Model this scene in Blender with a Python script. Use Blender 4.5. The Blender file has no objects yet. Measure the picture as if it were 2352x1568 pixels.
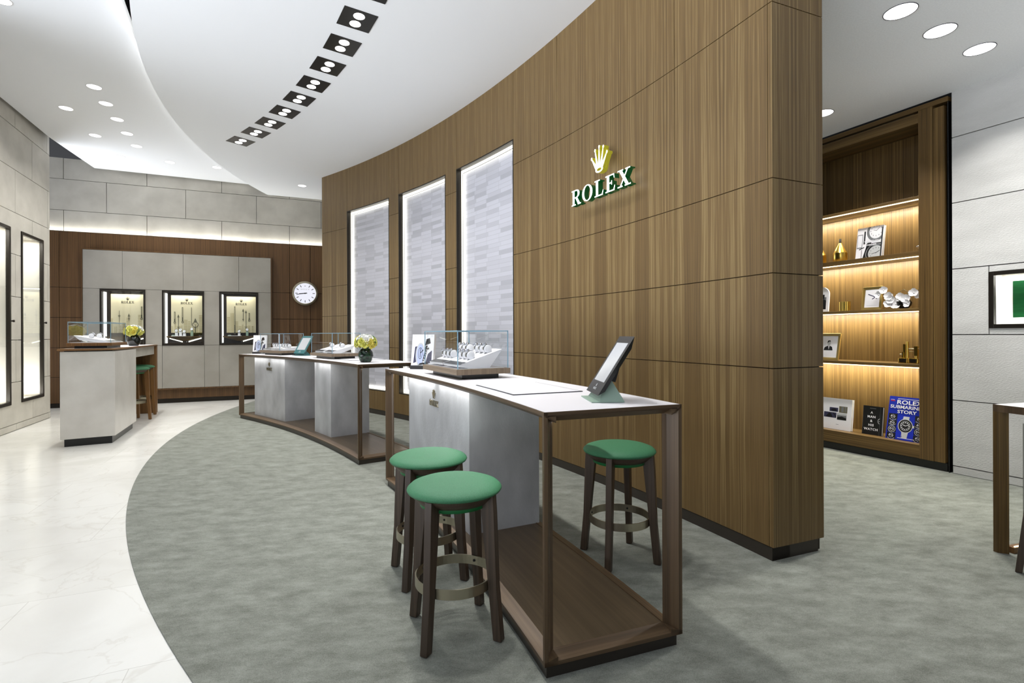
import bpy, bmesh, math, random
from math import sin, cos, pi, radians, atan2, hypot
from mathutils import Vector, Matrix
random.seed(7)
SC = bpy.context.scene
COL = SC.collection
D2 = pi / 180

# ------------------------------------------------------------------ materials
def s2l(c):
    return tuple(((x / 255) / 12.92 if x / 255 <= .04045 else ((x / 255 + .055) / 1.055) ** 2.4) for x in c) + (1,)
MATS = {}
def nodes_of(name):
    m = bpy.data.materials.new(name); m.use_nodes = True
    nt = m.node_tree; b = nt.nodes['Principled BSDF']
    MATS[name] = m
    return m, nt, b
def N(nt, t, **kw):
    n = nt.nodes.new(t)
    for k, v in kw.items():
        if k.startswith('i_'):
            n.inputs[k[2:].replace('_', ' ')].default_value = v
        else:
            setattr(n, k, v)
    return n
def L(nt, a, ao, b, bi):
    nt.links.new(a.outputs[ao], b.inputs[bi])
def plain(name, rgb, rough=.5, metal=0., spec=.5, emit=None, estr=0., coat=0.):
    m, nt, b = nodes_of(name)
    col = s2l(rgb)
    b.inputs['Base Color'].default_value = col
    b.inputs['Roughness'].default_value = rough
    b.inputs['Metallic'].default_value = metal
    b.inputs['Specular IOR Level'].default_value = spec
    b.inputs['Coat Weight'].default_value = coat
    if emit:
        b.inputs['Emission Color'].default_value = s2l(emit)
        b.inputs['Emission Strength'].default_value = estr
    return m
def speck(name, rgb, rgb2, scale, rough=.6, bump=0., bscale=None, detail=4, metal=0., stretch=(1, 1, 1), lo=.35, hi=.65, spec=.4):
    """two colours mixed by a noise in object space, with an optional bump"""
    m, nt, b = nodes_of(name)
    tc = N(nt, 'ShaderNodeTexCoord'); mp = N(nt, 'ShaderNodeMapping'); mp.inputs['Scale'].default_value = stretch
    L(nt, tc, 'Object', mp, 'Vector')
    n = N(nt, 'ShaderNodeTexNoise'); n.inputs['Scale'].default_value = scale; n.inputs['Detail'].default_value = detail
    L(nt, mp, 'Vector', n, 'Vector')
    r = N(nt, 'ShaderNodeValToRGB'); r.color_ramp.elements[0].position = lo; r.color_ramp.elements[1].position = hi
    r.color_ramp.elements[0].color = s2l(rgb); r.color_ramp.elements[1].color = s2l(rgb2)
    L(nt, n, 'Fac', r, 'Fac'); L(nt, r, 'Color', b, 'Base Color')
    b.inputs['Roughness'].default_value = rough; b.inputs['Metallic'].default_value = metal
    b.inputs['Specular IOR Level'].default_value = spec
    if bump:
        n2 = N(nt, 'ShaderNodeTexNoise'); n2.inputs['Scale'].default_value = bscale or scale * 8; n2.inputs['Detail'].default_value = 3
        L(nt, mp, 'Vector', n2, 'Vector')
        bp = N(nt, 'ShaderNodeBump'); bp.inputs['Strength'].default_value = bump; bp.inputs['Distance'].default_value = .01
        L(nt, n2, 'Fac', bp, 'Height'); L(nt, bp, 'Normal', b, 'Normal')
    return m
def wood(name, dark, mid, light, rough=.42, leaf=.24, streak=1.0, spec=.35):
    """book-matched veneer: the UV's v axis runs along the grain, u across it, both in metres"""
    m, nt, b = nodes_of(name)
    uv = N(nt, 'ShaderNodeUVMap'); sp = N(nt, 'ShaderNodeSeparateXYZ'); L(nt, uv, 'UV', sp, 'Vector')
    oi = N(nt, 'ShaderNodeObjectInfo')
    off = N(nt, 'ShaderNodeMath', operation='MULTIPLY'); off.inputs[1].default_value = 37.0; L(nt, oi, 'Random', off, 0)
    pp = N(nt, 'ShaderNodeMath', operation='PINGPONG'); pp.inputs[1].default_value = leaf; L(nt, sp, 'X', pp, 0)
    wv = N(nt, 'ShaderNodeTexNoise'); wv.inputs['Scale'].default_value = 1.1; wv.inputs['Detail'].default_value = 1
    L(nt, uv, 'UV', wv, 'Vector')
    ws = N(nt, 'ShaderNodeMath', operation='MULTIPLY_ADD'); ws.inputs[1].default_value = .02; L(nt, wv, 'Fac', ws, 0); L(nt, pp, 'Value', ws, 2)
    def band(su, sv, det):
        a = N(nt, 'ShaderNodeMath', operation='MULTIPLY'); a.inputs[1].default_value = su; L(nt, ws, 'Value', a, 0)
        c = N(nt, 'ShaderNodeMath', operation='MULTIPLY'); c.inputs[1].default_value = sv; L(nt, sp, 'Y', c, 0)
        cb = N(nt, 'ShaderNodeCombineXYZ'); L(nt, a, 'Value', cb, 'X'); L(nt, c, 'Value', cb, 'Y'); L(nt, off, 'Value', cb, 'Z')
        n = N(nt, 'ShaderNodeTexNoise'); n.inputs['Scale'].default_value = 1; n.inputs['Detail'].default_value = det
        L(nt, cb, 'Vector', n, 'Vector'); return n
    n1 = band(18 * streak, .22, 2); n2 = band(110 * streak, .5, 2); n3 = band(420, 3.5, 1)
    a = N(nt, 'ShaderNodeMath', operation='MULTIPLY'); a.inputs[1].default_value = .38; L(nt, n1, 'Fac', a, 0)
    c = N(nt, 'ShaderNodeMath', operation='MULTIPLY_ADD'); c.inputs[1].default_value = .42; L(nt, n2, 'Fac', c, 0); L(nt, a, 'Value', c, 2)
    d = N(nt, 'ShaderNodeMath', operation='MULTIPLY_ADD'); d.inputs[1].default_value = .2; L(nt, n3, 'Fac', d, 0); L(nt, c, 'Value', d, 2)
    r = N(nt, 'ShaderNodeValToRGB'); e = r.color_ramp.elements
    e[0].position = .3; e[0].color = s2l(dark); e[1].position = .72; e[1].color = s2l(light)
    x = e.new(.5); x.color = s2l(mid)
    L(nt, d, 'Value', r, 'Fac'); L(nt, r, 'Color', b, 'Base Color')
    b.inputs['Roughness'].default_value = rough; b.inputs['Specular IOR Level'].default_value = spec
    return m
def glow(name, rgb, strength):
    m, nt, b = nodes_of(name)
    em = N(nt, 'ShaderNodeEmission'); em.inputs['Color'].default_value = s2l(rgb); em.inputs['Strength'].default_value = strength
    L(nt, em, 'Emission', nt.nodes['Material Output'], 'Surface')
    return m
def glassy(name, tint, refl=.9, base=.03):
    """thin pane: see-through with a Fresnel reflection"""
    m, nt, b = nodes_of(name)
    t = N(nt, 'ShaderNodeBsdfTransparent'); t.inputs['Color'].default_value = tint
    g = N(nt, 'ShaderNodeBsdfGlossy'); g.inputs['Roughness'].default_value = .02; g.inputs['Color'].default_value = (refl, refl, refl, 1)
    fr = N(nt, 'ShaderNodeFresnel'); ge = N(nt, 'ShaderNodeNewGeometry')
    io = N(nt, 'ShaderNodeMath', operation='MULTIPLY_ADD'); io.inputs[1].default_value = 1 / 1.45 - 1.45; io.inputs[2].default_value = 1.45
    L(nt, ge, 'Backfacing', io, 0); L(nt, io, 'Value', fr, 'IOR')
    mx = N(nt, 'ShaderNodeMixShader')
    L(nt, fr, 'Fac', mx, 'Fac'); L(nt, t, 'BSDF', mx, 1); L(nt, g, 'BSDF', mx, 2); L(nt, mx, 'Shader', nt.nodes['Material Output'], 'Surface')
    return m

WALL_WOOD = wood('wall_walnut_veneer', (72, 54, 30), (106, 84, 50), (156, 135, 92), .45, .26)
BACK_WOOD = wood('back_walnut_veneer', (58, 41, 23), (93, 67, 40), (122, 92, 58), .45, .13)
CASE_WOOD = wood('bookcase_walnut', (58, 43, 22), (98, 75, 41), (140, 114, 68), .4, .2)
DARK_WOOD = wood('solid_walnut', (60, 47, 33), (86, 68, 49), (114, 93, 69), .4, .5, .6)
SLAB_WOOD = wood('base_panel_walnut', (66, 55, 42), (82, 69, 53), (100, 85, 66), .3, .5, .5)
STOOL_WOOD = wood('stool_walnut', (50, 41, 33), (72, 59, 48), (96, 80, 66), .42, .4, .7)
ISLE_WOOD = wood('island_walnut', (84, 58, 32), (120, 86, 50), (148, 110, 66), .4, .4, .7)
TRAYW = wood('tray_walnut', (92, 78, 62), (122, 106, 88), (150, 134, 114), .4, .4, .8)
PLINTH = plain('dark_bronze_plinth', (58, 52, 46), .35, .3)
BRONZE = plain('dark_bronze', (38, 33, 27), .4, .5)
BLACK = plain('black_lacquer', (14, 14, 14), .3)
VOID = plain('void_black', (6, 6, 6), .9, spec=.1)
WHITE = plain('white_paint', (244, 244, 242), .8, spec=.3)
CEIL = plain('ceiling_white', (244, 246, 249), .85, spec=.2)
CEILR = speck('ceiling_side_grey', (242, 243, 243), (248, 249, 249), 90, .85)
TOPW = plain('white_leather_top', (236, 234, 238), .38)
PADW = plain('pad_white', (232, 231, 236), .45)
STONE = speck('grey_beige_limestone', (184, 180, 170), (198, 194, 184), 3.5, .6, .15, 160, 6)
STONER = speck('chiselled_limestone', (192, 191, 187), (204, 203, 199), 4, .65, .45, 120, 6, stretch=(.45, 1, 1.5))
PANELG = speck('taupe_fabric_panel', (142, 138, 130), (154, 150, 142), 2.2, .7, .08, 400, 4)
PED = speck('pedestal_stone', (156, 157, 160), (188, 190, 193), 5, .32, .12, 90, 8, stretch=(1, 1, .55), lo=.3, hi=.72)
ISLE = speck('island_marble', (194, 190, 182), (216, 213, 206), 2.4, .3, .08, 70, 8, lo=.3, hi=.7)
STEEL = plain('polished_steel', (205, 205, 208), .18, 1.)
STEELD = plain('dark_steel', (70, 70, 78), .3, 1.)
CHAMP = plain('champagne_metal', (172, 165, 146), .34, 1.)
GOLD = plain('gold_metal', (232, 206, 132), .42, 1.)
BRASS = plain('polished_brass', (228, 194, 96), .28, 1.)
GREEN = speck('green_leather', (50, 106, 72), (66, 126, 90), 380, .55, .2, 500, 3, spec=.35)
GREEND = plain('green_underside', (14, 104, 52), .5)
TEAL = plain('teal_stand', (42, 98, 100), .35)
SAGE = plain('sage_stand', (146, 170, 154), .5)
SCREEN = plain('tablet_screen', (150, 152, 154), .1, emit=(225, 228, 232), estr=.3)
CREAM = plain('cream_backdrop', (226, 216, 182), .7)
CREAMD = plain('backdrop_tan', (186, 172, 126), .7)
CREAML = plain('backdrop_ivory', (238, 230, 204), .7)
INK = plain('ink_dark', (52, 48, 40), .6)
INKB = plain('print_black', (20, 20, 22), .5)
INKG = plain('print_grey', (120, 122, 124), .5)
INKS = plain('print_silver', (196, 198, 198), .5)
INKN = plain('print_navy', (58, 58, 84), .5)
INKP = plain('print_pale_blue', (176, 186, 214), .5)
INKT = plain('print_sepia', (112, 108, 88), .5)
INKR = plain('print_red', (176, 40, 70), .5)
PAPER = plain('paper_white', (244, 243, 246), .5)
PAGES = plain('page_edges', (206, 204, 200), .7)
BLUE = plain('cover_blue', (34, 52, 176), .35)
BKBLK = plain('cover_black', (28, 28, 28), .45)
VDARK = plain('vitrine_lining_dark', (74, 62, 52), .4)
VLIN = speck('vitrine_lining_pale', (234, 229, 219), (240, 236, 227), 2, .7)
CAND = plain('dark_vase_glass', (10, 16, 12), .06, coat=.6)
VASEG = speck('dark_green_vase', (10, 18, 14), (46, 74, 56), 30, .06, lo=.4, hi=.75)
ROSEY = speck('rose_yellow', (228, 214, 92), (240, 230, 130), 40, .6)
ROSEG = speck('rose_lime', (216, 216, 104), (236, 234, 150), 40, .6)
ROSEW = plain('rose_white', (246, 246, 242), .55)
LEAF = plain('leaf_green', (34, 92, 48), .4)
STEM = plain('orchid_stem', (74, 64, 30), .6)
PETAL = plain('orchid_petal', (248, 246, 246), .55)
GREENP = speck('green_panel', (10, 52, 24), (18, 74, 36), 60, .3, stretch=(.2, .2, 6))
GLASS = glassy('clear_pane', (.97, .985, .985, 1))
GEDGE = plain('glass_edge', (138, 172, 190), .12)
SIGNW = glow('sign_white', (250, 255, 250), 3.2)
SIGNG = plain('sign_green_side', (0, 62, 30), .3, emit=(0, 96, 40), estr=.25)
CROWNY = plain('crown_gold_side', (178, 172, 44), .35, emit=(196, 188, 60), estr=.22)
CROWNW = glow('crown_white', (255, 252, 226), 2.6)
DIALW = glow('clock_dial_glow', (240, 241, 252), 1.0)
LED = glow('led_white', (255, 252, 240), 2.2)
LEDN = glow('niche_led', (255, 252, 238), 2.8)
LEDS = glow('shelf_led', (255, 226, 176), 5)
LAMP = glow('lamp_disc', (255, 254, 250), 4)
LAMPR = glow('downlight_disc', (255, 255, 255), 3.2)
LAMPD = plain('downlight_reflector', (226, 226, 228), .25, .3, emit=(240, 240, 240), estr=.35)
LIGHTBOX = glow('light_panel', (248, 248, 244), 1.5)

# tiled niche panel
m, nt, b = nodes_of('niche_tiles'); NTILE = m
uv = N(nt, 'ShaderNodeUVMap'); br = N(nt, 'ShaderNodeTexBrick')
br.offset = .14; br.offset_frequency = 3; br.squash = 1
br.inputs['Scale'].default_value = 1; br.inputs['Brick Width'].default_value = .27; br.inputs['Row Height'].default_value = .052
br.inputs['Mortar Size'].default_value = .002; br.inputs['Bias'].default_value = -.5
br.inputs['Color1'].default_value = s2l((192, 192, 200)); br.inputs['Color2'].default_value = s2l((136, 136, 142)); br.inputs['Mortar'].default_value = s2l((168, 168, 174))
L(nt, uv, 'UV', br, 'Vector'); L(nt, br, 'Color', b, 'Base Color'); b.inputs['Roughness'].default_value = .45
# marble floor
m, nt, b = nodes_of('polished_marble'); MARBLE = m
tc = N(nt, 'ShaderNodeTexCoord'); mp = N(nt, 'ShaderNodeMapping'); mp.inputs['Rotation'].default_value = (0, 0, radians(-23))
L(nt, tc, 'Object', mp, 'Vector')
n = N(nt, 'ShaderNodeTexNoise'); n.inputs['Scale'].default_value = 1.3; n.inputs['Detail'].default_value = 8; n.inputs['Distortion'].default_value = 1.2
L(nt, mp, 'Vector', n, 'Vector')
r = N(nt, 'ShaderNodeValToRGB'); e = r.color_ramp.elements
e[0].position = .3; e[0].color = s2l((216, 214, 208)); e[1].position = .6; e[1].color = s2l((228, 227, 222))
L(nt, n, 'Fac', r, 'Fac')
n2 = N(nt, 'ShaderNodeTexNoise'); n2.inputs['Scale'].default_value = 2.2; n2.inputs['Detail'].default_value = 10; n2.inputs['Distortion'].default_value = .6
L(nt, mp, 'Vector', n2, 'Vector')
ab = N(nt, 'ShaderNodeMath', operation='SUBTRACT'); ab.inputs[1].default_value = .5; L(nt, n2, 'Fac', ab, 0)
ab2 = N(nt, 'ShaderNodeMath', operation='ABSOLUTE'); L(nt, ab, 'Value', ab2, 0)
rv = N(nt, 'ShaderNodeValToRGB'); rv.color_ramp.elements[0].color = (1, 1, 1, 1); rv.color_ramp.elements[1].position = .012; rv.color_ramp.elements[1].color = (0, 0, 0, 1)
L(nt, ab2, 'Value', rv, 'Fac')
vm = N(nt, 'ShaderNodeMix', data_type='RGBA'); vm.inputs['B'].default_value = s2l((196, 190, 180))
vf = N(nt, 'ShaderNodeMath', operation='MULTIPLY'); vf.inputs[1].default_value = .3; L(nt, rv, 'Color', vf, 0)
L(nt, vf, 'Value', vm, 'Factor'); L(nt, r, 'Color', vm, 'A')
bt = N(nt, 'ShaderNodeTexBrick'); bt.inputs['Scale'].default_value = 1; bt.inputs['Brick Width'].default_value = 1.2; bt.inputs['Row Height'].default_value = .8
bt.inputs['Mortar Size'].default_value = .0016; bt.inputs['Color1'].default_value = (1, 1, 1, 1); bt.inputs['Color2'].default_value = (.95, .95, .94, 1); bt.inputs['Mortar'].default_value = (.74, .73, .71, 1)
L(nt, mp, 'Vector', bt, 'Vector')
mm = N(nt, 'ShaderNodeMix', data_type='RGBA', blend_type='MULTIPLY'); mm.inputs['Factor'].default_value = 1
L(nt, vm, 'Result', mm, 'A'); L(nt, bt, 'Color', mm, 'B'); L(nt, mm, 'Result', b, 'Base Color')
b.inputs['Roughness'].default_value = .2; b.inputs['Specular IOR Level'].default_value = .45
# cut-pile carpet: tone shifts where the pile is brushed one way or the other
m, nt, b = nodes_of('grey_green_carpet'); CARPET = m
tc = N(nt, 'ShaderNodeTexCoord'); mp = N(nt, 'ShaderNodeMapping'); mp.inputs['Scale'].default_value = (1, 1.9, 1); mp.inputs['Rotation'].default_value = (0, 0, radians(-25))
L(nt, tc, 'Object', mp, 'Vector')
n = N(nt, 'ShaderNodeTexNoise'); n.inputs['Scale'].default_value = 5.5; n.inputs['Detail'].default_value = 9; n.inputs['Roughness'].default_value = .72; L(nt, mp, 'Vector', n, 'Vector')
n2 = N(nt, 'ShaderNodeTexNoise'); n2.inputs['Scale'].default_value = 260; n2.inputs['Detail'].default_value = 2; L(nt, tc, 'Object', n2, 'Vector')
ad = N(nt, 'ShaderNodeMath', operation='MULTIPLY_ADD'); ad.inputs[1].default_value = .35; L(nt, n2, 'Fac', ad, 0)
sb = N(nt, 'ShaderNodeMath', operation='MULTIPLY'); sb.inputs[1].default_value = .65; L(nt, n, 'Fac', sb, 0); L(nt, sb, 'Value', ad, 2)
r = N(nt, 'ShaderNodeValToRGB'); e = r.color_ramp.elements
e[0].position = .36; e[0].color = s2l((96, 98, 89)); e[1].position = .66; e[1].color = s2l((146, 149, 140))
L(nt, ad, 'Value', r, 'Fac'); L(nt, r, 'Color', b, 'Base Color'); b.inputs['Roughness'].default_value = .95; b.inputs['Specular IOR Level'].default_value = .1
b.inputs['Sheen Weight'].default_value = .15
bp = N(nt, 'ShaderNodeBump'); bp.inputs['Strength'].default_value = .5; bp.inputs['Distance'].default_value = .004; L(nt, n2, 'Fac', bp, 'Height'); L(nt, bp, 'Normal', b, 'Normal')

# ------------------------------------------------------------------ mesh helper
class MB:
    def __init__(s):
        s.v = []; s.f = []; s.uv = {}; s.mi = {}; s.sm = set(); s.mat = 0
    def face(s, pts, uv=None, smooth=False):
        i = len(s.v); s.v += [Vector(p) for p in pts]
        s.f.append(list(range(i, i + len(pts)))); k = len(s.f) - 1
        if uv: s.uv[k] = uv
        if smooth: s.sm.add(k)
        if s.mat: s.mi[k] = s.mat
        return k
    def grid(s, rows, closed=False, smooth=True, uv=None):
        """rows of points -> quads sharing vertices"""
        i0 = len(s.v); nc = len(rows[0])
        for r in rows: s.v += [Vector(p) for p in r]
        for a in range(len(rows) - 1):
            for c in range(nc if closed else nc - 1):
                d = (c + 1) % nc
                s.f.append([i0 + a * nc + c, i0 + a * nc + d, i0 + (a + 1) * nc + d, i0 + (a + 1) * nc + c])
                k = len(s.f) - 1
                if smooth: s.sm.add(k)
                if s.mat: s.mi[k] = s.mat
    def hexa(s, p):
        for q in ((3, 2, 1, 0), (4, 5, 6, 7), (0, 1, 5, 4), (1, 2, 6, 5), (2, 3, 7, 6), (3, 0, 4, 7)):
            s.face([p[i] for i in q])
    def box(s, a, c, M=None):
        p = [Vector(q) for q in ((a[0], a[1], a[2]), (c[0], a[1], a[2]), (c[0], c[1], a[2]), (a[0], c[1], a[2]), (a[0], a[1], c[2]), (c[0], a[1], c[2]), (c[0], c[1], c[2]), (a[0], c[1], c[2]))]
        if M: p = [M @ q for q in p]
        s.hexa(p)
    def prism(s, poly, z0, z1, M=None, capmat=None):
        T = (lambda q: M @ Vector(q)) if M else (lambda q: Vector(q))
        n = len(poly)
        k0 = s.mat
        if capmat is not None: s.mat = capmat
        s.face([T((x, y, z1)) for x, y in poly]); s.face([T((x, y, z0)) for x, y in reversed(poly)])
        s.mat = k0
        for i in range(n):
            (x, y), (X, Y) = poly[i], poly[(i + 1) % n]
            s.face([T((x, y, z0)), T((X, Y, z0)), T((X, Y, z1)), T((x, y, z1))])
    def lathe(s, prof, n=24, M=None, a0=0, smooth=True):
        T = (lambda q: M @ Vector(q)) if M else (lambda q: Vector(q))
        rows = [[T((r * cos(a0 + 2 * pi * k / n), r * sin(a0 + 2 * pi * k / n), z)) for k in range(n)] for r, z in prof]
        s.grid(rows, True, smooth)
    def tube(s, pts, r, n=8, cap=True):
        pts = [Vector(p) for p in pts]; rows = []
        up = Vector((0, 0, 1))
        for i, p in enumerate(pts):
            t = (pts[min(i + 1, len(pts) - 1)] - pts[max(i - 1, 0)]).normalized()
            x = t.cross(up)
            if x.length < 1e-4: x = t.cross(Vector((1, 0, 0)))
            x.normalize(); y = x.cross(t).normalized()
            rr = r[i] if isinstance(r, (list, tuple)) else r
            rows.append([p + (x * cos(2 * pi * k / n) + y * sin(2 * pi * k / n)) * rr for k in range(n)])
        s.grid(rows, True)
        if cap:
            s.face(list(reversed(rows[0]))); s.face(rows[-1])
    def build(s, name, mat, parent=None, loc=None, rz=0, bevel=0, grain='z', sub=0, seg=2):
        me = bpy.data.meshes.new(name)
        me.from_pydata([tuple(v) for v in s.v], [], s.f)
        ms = mat if isinstance(mat, (list, tuple)) else [mat]
        for q in ms: me.materials.append(q)
        ul = me.uv_layers.new(name='UVMap')
        for k, p in enumerate(me.polygons):
            if k in s.mi: p.material_index = s.mi[k]
            p.use_smooth = k in s.sm
            if k in s.uv:
                for j, li in enumerate(p.loop_indices): ul.data[li].uv = s.uv[k][j]
            else:
                n = p.normal
                for j, li in enumerate(p.loop_indices):
                    c = s.v[s.f[k][j]]
                    if grain == 'z':
                        if abs(n.z) > .8: q = (c.x, c.y)
                        else: q = ((-n.y * c.x + n.x * c.y) / max(1e-6, hypot(n.x, n.y)), c.z)
                    else:
                        g0, g1 = (c.x, c.y) if grain == 'x' else (c.y, c.x); ng = abs(n.x) if grain == 'x' else abs(n.y)
                        q = (g1, c.z) if ng > .8 else ((g1 if abs(n.z) > .7 else c.z), g0)
                    ul.data[li].uv = q
        bm = bmesh.new(); bm.from_mesh(me)
        bmesh.ops.remove_doubles(bm, verts=bm.verts, dist=1e-5) if bevel else None
        bmesh.ops.recalc_face_normals(bm, faces=bm.faces) if bevel else None
        bm.to_mesh(me); bm.free()
        o = bpy.data.objects.new(name, me); COL.objects.link(o)
        if parent: o.parent = parent
        if loc is not None: o.location = loc
        o.rotation_euler = (0, 0, rz)
        if bevel:
            bv = o.modifiers.new('bevel', 'BEVEL'); bv.width = bevel; bv.segments = seg; bv.limit_method = 'ANGLE'; bv.angle_limit = radians(40)
        if sub:
            sd = o.modifiers.new('sub', 'SUBSURF'); sd.levels = sub; sd.render_levels = sub
        return o

def tag(o, label, cat, group=None):
    o['label'] = label; o['category'] = cat
    if group: o['group'] = group
    return o
def thing(name, label, cat, loc=(0, 0, 0), rz=0, group=None, rx=0):
    o = bpy.data.objects.new(name, None); COL.objects.link(o)
    o.empty_display_size = .05
    o.location = loc; o.rotation_euler = (rx, 0, rz)
    return tag(o, label, cat, group)
def struct(o):
    o['kind'] = 'structure'; return o
def dup(root, loc=None, rz=None, label=None, group=None, mat=None):
    r = root.copy(); COL.objects.link(r)
    if loc is not None: r.location = loc
    if rz is not None: r.rotation_euler = (root.rotation_euler[0], 0, rz)
    if label: r['label'] = label
    if group: r['group'] = group
    for ch in root.children:
        c = ch.copy(); COL.objects.link(c); c.parent = r
        for g in ch.children:
            d = g.copy(); COL.objects.link(d); d.parent = c
    return r
def box_obj(name, a, c, mat, parent=None, bevel=0, grain='z'):
    mb = MB(); mb.box(a, c); return mb.build(name, mat, parent, bevel=bevel, grain=grain)
def sphere(mb, c, r, n=10, sz=1.):
    c = Vector(c)
    rows = [[c + Vector((r * sin(pi * i / n) * cos(2 * pi * k / (2 * n)), r * sin(pi * i / n) * sin(2 * pi * k / (2 * n)), -r * cos(pi * i / n) * sz)) for k in range(2 * n)] for i in range(n + 1)]
    mb.grid(rows, True)
def FM(o, x, y, z=None):
    """matrix whose axes are x, y (and x cross y) placed at o"""
    x = Vector(x).normalized(); y = Vector(y).normalized(); z = x.cross(y)
    return Matrix(((x.x, y.x, z.x, o[0]), (x.y, y.y, z.y, o[1]), (x.z, y.z, z.z, o[2]), (0, 0, 0, 1)))

# lettering -------------------------------------------------------
def ring2(cx, cy, rx, ry, ix, iy, a0=0, a1=360, n=20):
    out = []
    for k in range(n):
        t0 = radians(a0 + (a1 - a0) * k / n); t1 = radians(a0 + (a1 - a0) * (k + 1) / n)
        out.append([(cx + ix * cos(t0), cy + iy * sin(t0)), (cx + rx * cos(t0), cy + ry * sin(t0)), (cx + rx * cos(t1), cy + ry * sin(t1)), (cx + ix * cos(t1), cy + iy * sin(t1))])
    return out
def R4(x0, y0, x1, y1): return [(x0, y0), (x1, y0), (x1, y1), (x0, y1)]
GL = {
    'R': (.74, [R4(.08, 0, .24, 1), R4(0, 0, .34, .07), R4(0, .93, .3, 1), R4(.2, .93, .4, 1), R4(.2, .46, .4, .53)] + ring2(.38, .73, .27, .27, .12, .2, -90, 90, 12) + [[(.3, .5), (.46, .5), (.68, .07), (.5, .07)], R4(.5, 0, .76, .07), [(.5, .07), (.68, .07), (.72, 0), (.54, 0)]]),
    'O': (.84, ring2(.4, .5, .4, .52, .24, .46, 0, 360, 28)),
    'L': (.66, [R4(.1, 0, .26, 1), R4(0, .93, .38, 1), R4(0, 0, .6, .07), [(.52, .07), (.6, .07), (.64, .3), (.6, .3)]]),
    'E': (.7, [R4(.1, 0, .26, 1), R4(0, .93, .6, 1), R4(0, 0, .62, .07), R4(.2, .47, .42, .54), R4(.4, .38, .45, .63), [(.54, .93), (.6, .93), (.62, .74), (.58, .74)], [(.54, .07), (.62, .07), (.66, .3), (.62, .3)]]),
    'X': (.84, [[(.08, 1), (.26, 1), (.74, 0), (.56, 0)], [(.62, 1), (.7, 1), (.2, 0), (.12, 0)], R4(0, .93, .36, 1), R4(.5, .93, .8, 1), R4(0, 0, .32, .07), R4(.46, 0, .84, .07)]),
}
def word_width(gap=.1): return sum(GL[c][0] for c in 'ROLEX') + gap * 4
def crown_polys():
    """five-pointed crown, base ring open, unit height"""
    out = []
    tips = [(-.5, .62), (-.27, .88), (0, .95), (.27, .88), (.5, .62)]
    base = [(-.19, .2), (-.1, .17), (0, .16), (.1, .17), (.19, .2)]
    for (tx, ty), (bx, by) in zip(tips, base):
        d = Vector((tx - bx, ty - by)).normalized(); p = Vector((-d.y, d.x))
        out.append([(bx - p.x * .075, by - p.y * .075), (tx - p.x * .022, ty - p.y * .022), (tx + p.x * .022, ty + p.y * .022), (bx + p.x * .075, by + p.y * .075)][::-1])
        out.append([(tx + .052 * cos(k * pi / 6), ty + .06 * sin(k * pi / 6)) for k in range(12)])
    out += ring2(0, .11, .25, .12, .15, .055, 0, 360, 20)
    out.append([(-.25, .12), (-.2, .26), (.2, .26), (.25, .12), (.14, .17), (-.14, .17)][::-1])
    return out
def ccw(p):
    a = sum(p[i][0] * p[(i + 1) % len(p)][1] - p[(i + 1) % len(p)][0] * p[i][1] for i in range(len(p)))
    return p if a > 0 else p[::-1]
def polys(mb, ps, M, h, depth, dx=0, dy=0, capmat=None, sx=1.):
    for q in ps:
        mb.prism(ccw([(dx + x * h * sx, dy + y * h) for x, y in q]), 0, depth, M, capmat)
def logo(parent, M, h, mats, depth=.004, sx=1., gap=.1, crown=True, ch=1.55, cg=.35, name='emblem'):
    """crown over the word; M maps x right, y up, z out; origin at the middle of the word's base line"""
    mb = MB(); w = word_width(gap) * h * sx; x = -w / 2
    for c in 'ROLEX':
        polys(mb, GL[c][1], M, h, depth, x, 0, 1 if isinstance(mats, list) else None, sx); x += (GL[c][0] + gap) * h * sx
    if crown:
        polys(mb, crown_polys(), M, h * ch, depth, 0, h * (1 + cg), 1 if isinstance(mats, list) else None, .85)
    return mb.build(name, mats, parent)
def text_obj(name, s, size, mat, parent, M, depth=.0006, bold=0., sx=1., align='CENTER', spacing=1.):
    cu = bpy.data.curves.new('t', 'FONT'); cu.body = s; cu.size = size; cu.align_x = align; cu.extrude = depth; cu.offset = bold; cu.space_character = spacing
    cu.resolution_u = 3
    to = bpy.data.objects.new('t', cu); COL.objects.link(to)
    me = bpy.data.meshes.new_from_object(to.evaluated_get(bpy.context.evaluated_depsgraph_get()))
    bpy.data.objects.remove(to); bpy.data.curves.remove(cu)
    me.name = name
    me.transform(M @ Matrix.Diagonal((sx, 1, 1, 1)))
    me.materials.clear(); me.materials.append(mat)
    o = bpy.data.objects.new(name, me); COL.objects.link(o); o.parent = parent
    return o

# lights ----------------------------------------------------------
def area(name, loc, direction, sx, sy, power, col=(1, 1, 1), spread=pi, shape='RECTANGLE', xaxis=None):
    la = bpy.data.lights.new(name, 'AREA'); la.shape = shape; la.size = sx; la.size_y = sy; la.energy = power; la.color = col; la.spread = spread
    o = bpy.data.objects.new(name, la); COL.objects.link(o)
    z = -Vector(direction).normalized()
    x = Vector(xaxis) if xaxis else (Vector((1, 0, 0)) if abs(z.x) < .9 else Vector((0, 1, 0)))
    y = z.cross(x).normalized(); x = y.cross(z).normalized()
    o.matrix_world = Matrix(((x.x, y.x, z.x, loc[0]), (x.y, y.y, z.y, loc[1]), (x.z, y.z, z.z, loc[2]), (0, 0, 0, 1)))
    o['kind'] = 'helper'
    return o

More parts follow.
